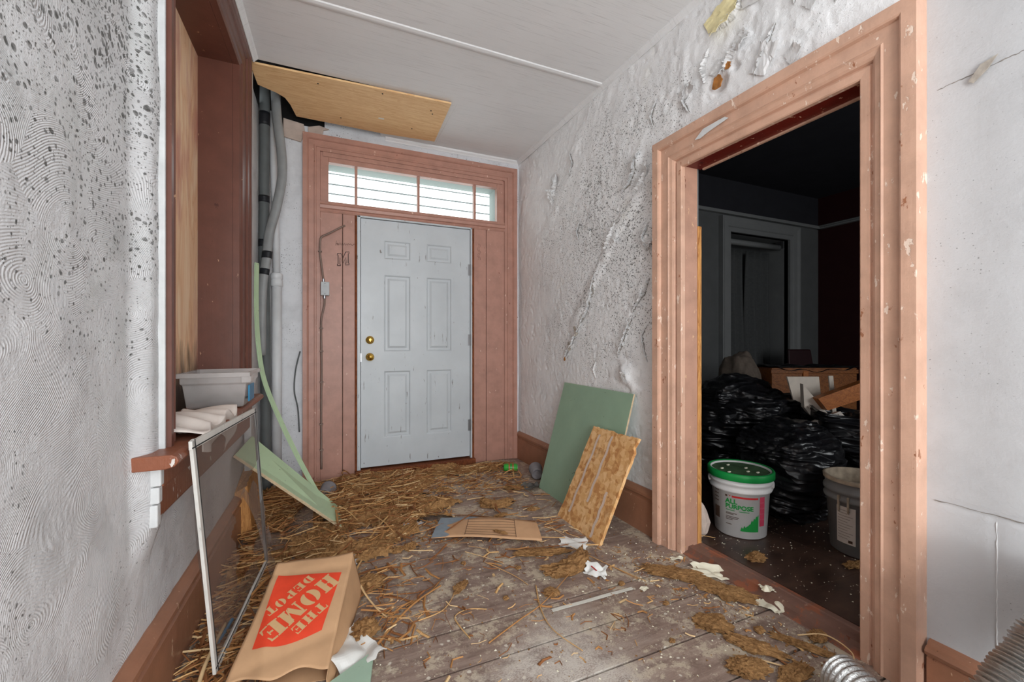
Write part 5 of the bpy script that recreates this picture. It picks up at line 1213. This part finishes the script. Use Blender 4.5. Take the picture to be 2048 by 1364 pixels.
# bedding, chair, curtains, blind
o = blob('bedding_bundle', (3.324, 2.62, F0), .19, .18, .53, 33, M_LUMP, None, .16, 2.6, True, 5); tag(o, 'grey-brown bundle of bedding piled behind the big trash bag', 'bedding')
g = thing('side_chair', (5.30, 3.30, F0), 'dark maroon upholstered chair by the curtained window', 'chair')
MB().hexa([(5.12, 3.36, .62), (5.42, 3.23, .62), (5.44, 3.27, .62), (5.14, 3.40, .62), (5.13, 3.38, 1.0), (5.385, 3.27, 1.0), (5.40, 3.31, 1.0), (5.15, 3.42, 1.0)]).build('backrest', M_MAROON, g, bevel=.015)
MB().hexa([(5.0, 3.05, .42), (5.36, 2.89, .42), (5.46, 3.22, .42), (5.14, 3.36, .42), (5.0, 3.05, .50), (5.36, 2.89, .50), (5.46, 3.22, .50), (5.14, 3.36, .50)]).build('seat', M_MAROON, g, bevel=.02)
for x, y, z in ((5.03, 3.06, .42), (5.34, 2.93, .42), (5.43, 3.24, .66), (5.15, 3.37, .66)): MB().tube([(x, y, F0), (x, y, z)], .014, 10).build('leg', M_STEEL, g)
def curtain(x0, x1, seed, label):
    m = MB(); m.grid(lambda u, v: (x0 + (x1 - x0) * u + .01 * math.sin(v * 5 + seed), SY + .22 + .025 * math.sin(u * 23 + seed + v * 1.5), .70 + 1.58 * v), 60, 10)
    o = m.build('curtain', M_CURT, org=((x0 + x1) / 2, SY + .22, .7), smooth=True, thick=.003); tag(o, label, 'curtain', 'grey curtains')
curtain(4.50, 4.98, 1, 'grey curtain hanging beside the gap nearer the hall partition'); curtain(5.02, 5.50, 2, 'grey curtain hanging next to the lit window reveal')
g = thing('roller_blind', (5.0, SY + .12, 2.34), 'rolled up pale blind across the top of the side room window', 'blind')
MB().tube([(4.47, SY + .10, 2.34), (5.53, SY + .10, 2.34)], .035, 16).build('roller', M_SRT, g, smooth=True)
MB().box(4.47, 4.49, SY + .05, SY + .14, 2.32, 2.42).build('bracket', M_STEEL, g); MB().box(5.51, 5.53, SY + .05, SY + .14, 2.32, 2.42).build('bracket', M_STEEL, g)
MB().box(1.84, 1.845, 0, .1, 1, 1.05) if False else None

# overhead wires seen through the transom
for z, dz, r, lab in ((4.92, .12, .018, 'lowest of the thin wires crossing the sky beyond the transom'), (5.17, .10, .018, 'middle one of the thin wires crossing the sky beyond the transom'), (5.44, .16, .015, 'highest of the thin wires crossing the sky beyond the transom')):
    m = MB(); m.tube([(-9 + 2 * k, 12.0, z - dz * .1 * (k - 5) + .004 * (k - 5) ** 2) for k in range(12)], r, 6)
    o = m.build('overhead_wire', M_GPIPE, org=(0, 12, z)); tag(o, lab, 'wire', 'wires beyond the transom')

# ------------------------------------------------------------------ litter on the hall floor
rl = random.Random(11)
# matted fibre spread near the front door: height field with ragged holes
xs_ = np.arange(-.415, 1.56, .0085); ys_ = np.arange(2.08, 3.60, .0085); XX, YY = np.meshgrid(xs_, ys_, indexing='ij')
edge = 1.0 - sstep(.62, .95, XX + .10 * fbm(YY * 3, XX * 3, seed=61)) * (1 - sstep(3.28, 3.42, YY)) - sstep(1.25, 1.5, XX)
edge = edge * sstep(2.16, 2.38, YY - .15 * np.clip(.35 - XX, 0, 1) * 0 + .08 * fbm(XX * 4, YY * 4, seed=63))
msk = fbm(XX * 4.5, YY * 7.5, seed=65, oct=4) * .9 + edge * .85 - .50
msk = msk - 1.0 * ((XX > .49) & (XX < 1.16) & (YY < 2.57)) - 1.0 * (np.hypot(XX - 1.425, YY - 3.27) < .10)
hf = np.clip(msk, 0, .5)
HH = .006 + .066 * hf * (1 + 1.0 * fbm(XX * 26, YY * 40, seed=67, oct=3)) + .006 * np.abs(fbm(XX * 75, YY * 75, seed=69, oct=2))
HH = np.where(msk > .0, HH, .0006); K = (msk[:-1, :-1] > -.02)
nx, ny = XX.shape; I, J = np.nonzero(K); b0 = I * ny + J
me = bpy.data.meshes.new('fibre_litter'); me.from_pydata(np.stack([XX, YY, HH], -1).reshape(-1, 3).tolist(), [], np.stack([b0, b0 + ny, b0 + ny + 1, b0 + 1], -1).tolist()); me.materials.append(M_COIR)
bm = bmesh.new(); bm.from_mesh(me); bmesh.ops.delete(bm, geom=[v for v in bm.verts if not v.link_faces], context='VERTS'); bm.to_mesh(me); bm.free()
o = bpy.data.objects.new('fibre_litter', me); COL.objects.link(o); tag(o, 'matted brown fibre spread over the floor before the front door', 'litter', kind='stuff')

def hlit(x, y):
    i = int((x + .415) / .0085); j = int((y - 2.08) / .0085)
    return float(HH[i, j]) if 0 <= i < nx and 0 <= j < ny else .0
# loose straw, far too many to count
straw = MB()
def stalk(mb, x, y, z, L, ang, tilt, r, mi, bend):
    dx, dy = math.cos(ang), math.sin(ang); px, py = -dy, dx; pts = []
    for i in range(3):
        t = i / 2 - .5; b = bend * (1 - abs(t) * 2)
        pts.append(Vector((x + dx * L * t + px * b, y + dy * L * t + py * b, max(.002, z + tilt * L * (t + .5)))))
    vs = []
    for p in pts: vs += [p + Vector((px * r, py * r, 0)), p + Vector((-px * r, -py * r, 0)), p + Vector((0, 0, min(r, .003) * 1.1))]
    mb.add(vs, [(0, 1, 4, 3), (1, 2, 5, 4), (2, 0, 3, 5), (3, 4, 7, 6), (4, 5, 8, 7), (5, 3, 6, 8)], mi)
def strew(n, fx, L, zmax, mb=straw, w=(.18, .32, .40, .10)):
    for _ in range(n):
        x, y = fx(); z = hlit(x, y) + rl.uniform(.001, zmax)
        stalk(mb, x, y, z, rl.uniform(*L), rl.uniform(0, 6.283) if rl.random() < .6 else rl.gauss(0, .7), rl.uniform(-.10, .22), rl.choice([.0010, .0014, .0018, .0026, .0038, .0060]), rl.choices(range(4), w)[0], rl.gauss(0, .012)) if x > XL(y) + .03 else None
strew(1150, lambda: (rl.uniform(-.40, .55), rl.triangular(2.30, 3.60, 3.1)), (.04, .20), .035)
strew(700, lambda: (rl.uniform(.4, 1.45), rl.triangular(2.55, 3.58, 3.5)), (.03, .15), .012)
strew(620, lambda: (-.41 + abs(rl.gauss(0, .10)), rl.uniform(1.45, 2.6)), (.05, .20), .022)
strew(260, lambda: (rl.uniform(-.2, 1.4), rl.uniform(1.9, 2.6)), (.03, .16), .006)
strew(160, lambda: (rl.uniform(.1, 1.5), rl.uniform(1.15, 2.0)), (.015, .07), .003)
strew(80, lambda: (.18 + abs(rl.gauss(0, .10)), rl.uniform(1.55, 2.1)), (.04, .14), .012)
strew(120, lambda: (rl.uniform(1.35, 1.66), rl.uniform(.8, 1.7)), (.01, .05), .003)
for _ in range(2600):
    q = rl.random()
    if q < .72: x, y = rl.uniform(-.38, .75), rl.uniform(2.25, 3.58)
    elif q < .88: x, y = -.40 + abs(rl.gauss(0, .12)), rl.uniform(1.5, 2.5)
    else: x, y = rl.uniform(.7, 1.45), rl.uniform(2.9, 3.58)
    r = rl.uniform(.003, .011); zz = hlit(x, y); a = rl.uniform(0, 6.28); mi = rl.choices((0, 1, 2, 3, 4), (.1, .22, .25, .08, .35))[0]
    p = [Vector((x + r * math.cos(a + k * 2.09) * rl.uniform(.6, 1.8), y + r * math.sin(a + k * 2.09) * rl.uniform(.6, 1.4), zz + .001)) for k in range(3)]
    straw.add(p + [Vector((x, y, zz + r * rl.uniform(.4, 1.0)))], [(0, 2, 1), (0, 1, 3), (1, 2, 3), (2, 0, 3)], mi)
o = straw.build('straw_litter', M_STRAW + [M_COIR]); tag(o, 'loose tan straw scattered thickly by the front door and window wall', 'straw', kind='stuff')

# crumbs and paint flecks
fl = MB()
for _ in range(1500):
    if rl.random() < .6: x, y = rl.uniform(-.1, 1.62), rl.uniform(.85, 2.5)
    else: x, y = rl.gauss(1.5, .12), rl.uniform(.8, 1.8)
    if not (-.4 < x < 1.64): continue
    r = rl.uniform(.0012, .0045); a = rl.uniform(0, 6.28); mi = 0 if rl.random() < .45 else 1
    p = [(x + r * math.cos(a + q * 2.1) * rl.uniform(.6, 1.3), y + r * math.sin(a + q * 2.1), .0015) for q in range(3)]
    fl.prism(p, (0, 0, r * .7), mi)
o = fl.build('floor_crumbs', [M_PCHIP, M_COIR]); tag(o, 'fine paint flecks and brown crumbs sprinkled over the floor planks', 'crumbs', kind='stuff')
fl = MB()
for _ in range(420):
    x, y = rl.uniform(1.86, 2.7), rl.uniform(.7, 1.75); r = rl.choice([.0012, .0016, .002, .0035]); a = rl.uniform(0, 6.28)
    fl.prism([(x + r * math.cos(a + q * 2.1), y + r * math.sin(a + q * 2.1), SZ + .0004) for q in range(3)], (0, 0, r * .6))
o = fl.build('tile_flecks', M_PCHIP); tag(o, 'fine white flecks sprinkled on the dark tiles inside the doorway', 'crumbs', kind='stuff')

# fibre clumps, each its own thing
def clump(c, rx, ry, rz, rot, label, seed, z0=0.0, curve=0.0, sub=4):
    bm = bmesh.new(); bmesh.ops.create_icosphere(bm, subdivisions=sub, radius=1.0)
    V = np.array([v.co[:] for v in bm.verts]); n = V / np.linalg.norm(V, axis=1, keepdims=True)
    big = fbm(n[:, 0] * 1.6 + seed, n[:, 1] * 1.6, n[:, 2] * 1.6 + seed, seed=seed, oct=2); fine = fbm(n[:, 0] * 7, n[:, 1] * 7 + seed, n[:, 2] * 7, seed=seed + 1, oct=3)
    P = n * (1 + .38 * big + .50 * fine)[:, None] * .88
    x = P[:, 0] * rx; y = P[:, 1] * ry + curve * (P[:, 0] ** 2) * rx; z = np.maximum(P[:, 2], -.55) * rz * .62; z = z - z.min() + .001
    z = z * (1 + .5 * np.clip(np.abs(P[:, 0]), 0, 1) * (curve != 0))
    cs, sn = math.cos(rot), math.sin(rot); X = x * cs - y * sn; Y = x * sn + y * cs
    for v, a, b, d in zip(bm.verts, X, Y, z): v.co = (a, b, d)
    me = bpy.data.meshes.new('fibre_clump'); bm.to_mesh(me); bm.free(); me.materials.append(M_COIR)
    o = bpy.data.objects.new('fibre_clump', me); COL.objects.link(o); o.location = (c[0], c[1], z0); ORG[o.name] = Vector(o.location)
    tag(o, label, 'fibre clump', 'brown fibre clumps on the floor'); return o
SM = 'small brown fibre crumb lying loose on the floor planks'
for i, a in enumerate([
    ((1.03, 2.63), .13, .055, .040, -.35, 'curled brown fibre clump lying behind the printed cardboard', 0, .35),
    ((1.02, 1.955), .15, .035, .022, -.30, 'long flat brown fibre clump in front of the printed cardboard', 0, 0),
    ((1.09, 1.76), .15, .055, .050, .30, 'thick dark brown fibre clump beside the folded white wrapper', 0, .25),
    ((1.50, 1.53), .15, .060, .020, -.75, 'broad flat fibre mat in front of the doorway casing', 0, 0),
    ((1.60, 1.33), .13, .060, .020, -1.0, 'broad fibre mat between the two largest cream paint chips', 0, 0),
    ((1.375, 1.20), .075, .060, .020, -.4, 'arrow-shaped fibre clump near the ragged cream paint chip', 0, 0),
    ((1.40, 1.05), .10, .042, .024, -.95, 'long narrow fibre clump pointing at the foil duct', 0, 0),
    ((1.29, .985), .070, .045, .030, -.3, 'lumpy fibre clump on the pale smeared plank', 0, 0),
    ((1.41, .905), .085, .035, .024, .1, 'low fibre clump beside the open end of the foil duct', 0, 0),
    ((1.565, .985), .11, .018, .020, -1.05, 'thin fibre ridge along the threshold', 0, 0),
    ((1.66, .985), .035, .03, .030, .3, 'small fibre lump resting against the threshold', 0, 0),
    ((.165, 1.99), .070, .055, .050, .5, 'shaggy brown clump by the upper corner of the paper bag', 0, 0),
    ((.135, 1.69), .060, .050, .045, 1.2, 'shaggy brown clump between white paper lump and long stalk', 0, 0),
    ((.545, 1.82), .055, .022, .026, .75, 'wedge-shaped tan fibre piece in the middle of the planks', 0, 0),
    ((.215, 2.27), .050, .020, .018, .6, 'slim brown fibre sliver behind the paper bag', 0, 0),
    ((.335, 2.27), .040, .022, .022, .1, 'rounded brown crumb left of the printed cardboard', 0, 0),
    ((.405, 2.275), .036, .030, .032, .4, 'knobby brown crumb near the tape end of the cardboard', 0, 0),
    ((.895, 1.62), .038, .030, .024, -.3, 'small brown clump at the end of the pale tape strip', 0, 0),
    ((1.235, 2.48), .045, .022, .020, -.2, 'small brown clump between cardboard and chipboard offcut', 0, 0),
    ((1.0, 2.47), .05, .022, .020, .3, 'small flat clump touching the curled fibre clump', 0, 0),
    ((.885, 2.19), .045, .014, .014, -.9, 'little fibre crumb lying on the printed cardboard', .034, 0),
    ((1.30, 2.90), .11, .05, .022, -.3, 'flat fibre mat in front of the dark grey rag', 0, 0),
    ((1.0, 3.44), .25, .05, .030, -.02, 'long fibre roll along the front door sill', 0, 0),
    ((.55, 3.42), .22, .05, .035, .05, 'long fibre heap below the door knob side of the sill', 0, 0),
    ((1.42, 3.50), .12, .04, .022, -.05, 'fibre strip in the corner behind the green can', 0, 0),
    ((1.93, 1.425), .050, .034, .035, -.3, 'brown fibre scrap on the dark tiles inside the doorway', SZ, 0),
    ((2.30, 1.20), .06, .03, .018, 0.0, 'orange-brown scrap under the grey pail rim', SZ, 0),
    ((.70, 1.67), .016, .013, .012, 0, 'tiny brown crumb between the hooked stalk and the kinked stalk', 0, 0), ((1.22, 1.56), .018, .015, .014, 0, 'tiny brown crumb between the white wrapper and the tape strip', 0, 0), ((.62, 2.02), .014, .012, .010, 0, 'tiny brown crumb in front of the cardboard tape end', 0, 0), ((.85, 1.87), .016, .014, .012, 0, 'tiny brown crumb beside the thin stalk', 0, 0),
    ((1.30, 1.37), .016, .012, .010, 0, 'tiny brown crumb between the tape strip and the arrow-shaped clump', 0, 0), ((1.50, 1.10), .022, .018, .018, 0, 'little brown nugget beside the thin fibre ridge', 0, 0), ((1.16, 1.19), .014, .012, .010, 0, 'lone tiny brown crumb on the pale smeared plank', 0, 0)]):
    c, rx, ry, rz, rot, lab, z0, cv = a
    clump(c, rx, ry, rz, rot, lab, 100 + i * 7, z0, cv, 4 if rx > .03 else 3)

# long single stalks
def lstalk(pts, r, label, mi):
    m = MB(); P = [tuple(cat([(x, y, z) for x, y, z in pts], i / 24)) for i in range(25)]; m.tube(P, [r * (1 - .35 * i / 24) for i in range(25)], 6, flat=.6)
    o = m.build('dry_stalk', M_STRAW[mi], org=pts[0], smooth=True); tag(o, label, 'stalk', 'long dry stalks on the floor')
z = .006
lstalk([(.86, 1.70, z), (.805, 1.55, z), (.785, 1.41, z + .004), (.83, 1.275, z)], .0040, 'kinked tan stalk crossing the plank joints near the pale tape strip', 0)
lstalk([(.54, 1.445, z), (.69, 1.51, z + .004), (.835, 1.57, z + .008), (1.06, 1.72, .02)], .0050, 'long straight stalk ending at the thick dark fibre clump', 1)
lstalk([(1.19, 1.95, z), (1.25, 1.76, z), (1.335, 1.53, z)], .0040, 'paired pale stalk running from the chipboard offcut foot', 0)
lstalk([(1.20, 1.90, z), (1.26, 1.73, z), (1.31, 1.56, z)], .0034, 'darker stalk beside the paired pale stalk', 1)
lstalk([(.155, 1.575, .01), (.265, 1.71, .012), (.36, 1.80, .01), (.47, 1.87, z)], .0052, 'thick brown stalk reaching out from the green offcut tip', 1)
lstalk([(.122, 2.015, .05), (.15, 1.90, .03), (.19, 1.80, .012), (.225, 1.73, z)], .0075, 'broad flat tan straw blade beside the paper bag', 3)
lstalk([(.215, 2.41, .012), (.18, 2.28, .014), (.135, 2.16, .012), (.12, 2.05, .01)], .0055, 'upright-looking tan stalk behind the paper bag corner', 0)
lstalk([(.60, 1.63, z), (.53, 1.66, z), (.47, 1.64, z), (.468, 1.58, z), (.485, 1.495, z)], .0036, 'hooked stalk alone in the middle of the planks', 0)
lstalk([(.86, 2.06, z), (1.06, 1.99, .01), (1.32, 1.955, z)], .0055, 'long dark stalk lying past the foot of the chipboard offcut', 2)
lstalk([(.66, 2.12, z), (.74, 2.02, z), (.80, 1.93, z)], .0035, 'short pale stalk in front of the cardboard', 3)
lstalk([(.62, 2.34, .03), (.74, 2.42, .045), (.86, 2.50, .05)], .0070, 'dark red-brown stick lying over the cardboard tape', 2)
lstalk([(.82, 2.56, z), (1.05, 2.38, z), (1.28, 2.24, z)], .0050, 'dark stick behind the printed cardboard', 2)
lstalk([(.28, 1.88, z), (.40, 1.86, z), (.50, 1.93, z)], .0045, 'dark forked twig in front of the fibre mat', 2)
lstalk([(.30, 1.78, z), (.40, 1.83, z), (.47, 1.90, z)], .0050, 'tan stalk parallel to the dark forked twig', 1)
lstalk([(.33, 1.67, z), (.44, 1.70, z), (.53, 1.82, z)], .0045, 'bowed stalk under the wedge-shaped fibre piece', 0)
lstalk([(.72, 1.98, z), (.80, 1.82, z), (.83, 1.72, z)], .0035, 'thin stalk left of the kinked tan stalk', 0)
lstalk([(-.05, 2.46, .01), (.10, 2.50, .06), (.08, 2.38, .02), (.0, 2.34, .008)], .0030, 'looped thin brown stem by the foot of the pale green board', 2)
lstalk([(.20, 2.40, .02), (.30, 2.60, .03), (.45, 2.85, .035)], .0060, 'long pale stalk lying on the brown fibre spread', 0)
lstalk([(1.02, 3.3, .02), (1.12, 3.05, .02), (1.20, 2.80, .01)], .0042, 'bent pale stalk in front of the green can', 3)
lstalk([(1.60, 1.02, .01), (1.665, .96, .03), (1.67, .88, .02), (1.60, .84, .02)], .0045, 'curved cream stalk arching to the end of the foil duct', 3)
lstalk([(1.42, .93, z), (1.36, 1.0, z), (1.30, 1.05, z)], .0050, 'short cream stalk among the clumps near the foil duct', 3)
lstalk([(1.70, 1.66, .03), (1.80, 1.69, .06), (1.92, 1.66, .04)], .0035, 'thin grey stalk lying over the threshold by the casing', 0)
lstalk([(-.36, 1.50, .02), (-.36, 1.66, .05), (-.34, 1.86, .06)], .0080, 'broad pale blade in the straw along the left baseboard', 3)
lstalk([(-.33, 1.95, .03), (-.24, 2.15, .05), (-.14, 2.30, .03)], .0065, 'long brown stalk seen through the torn screen', 1)
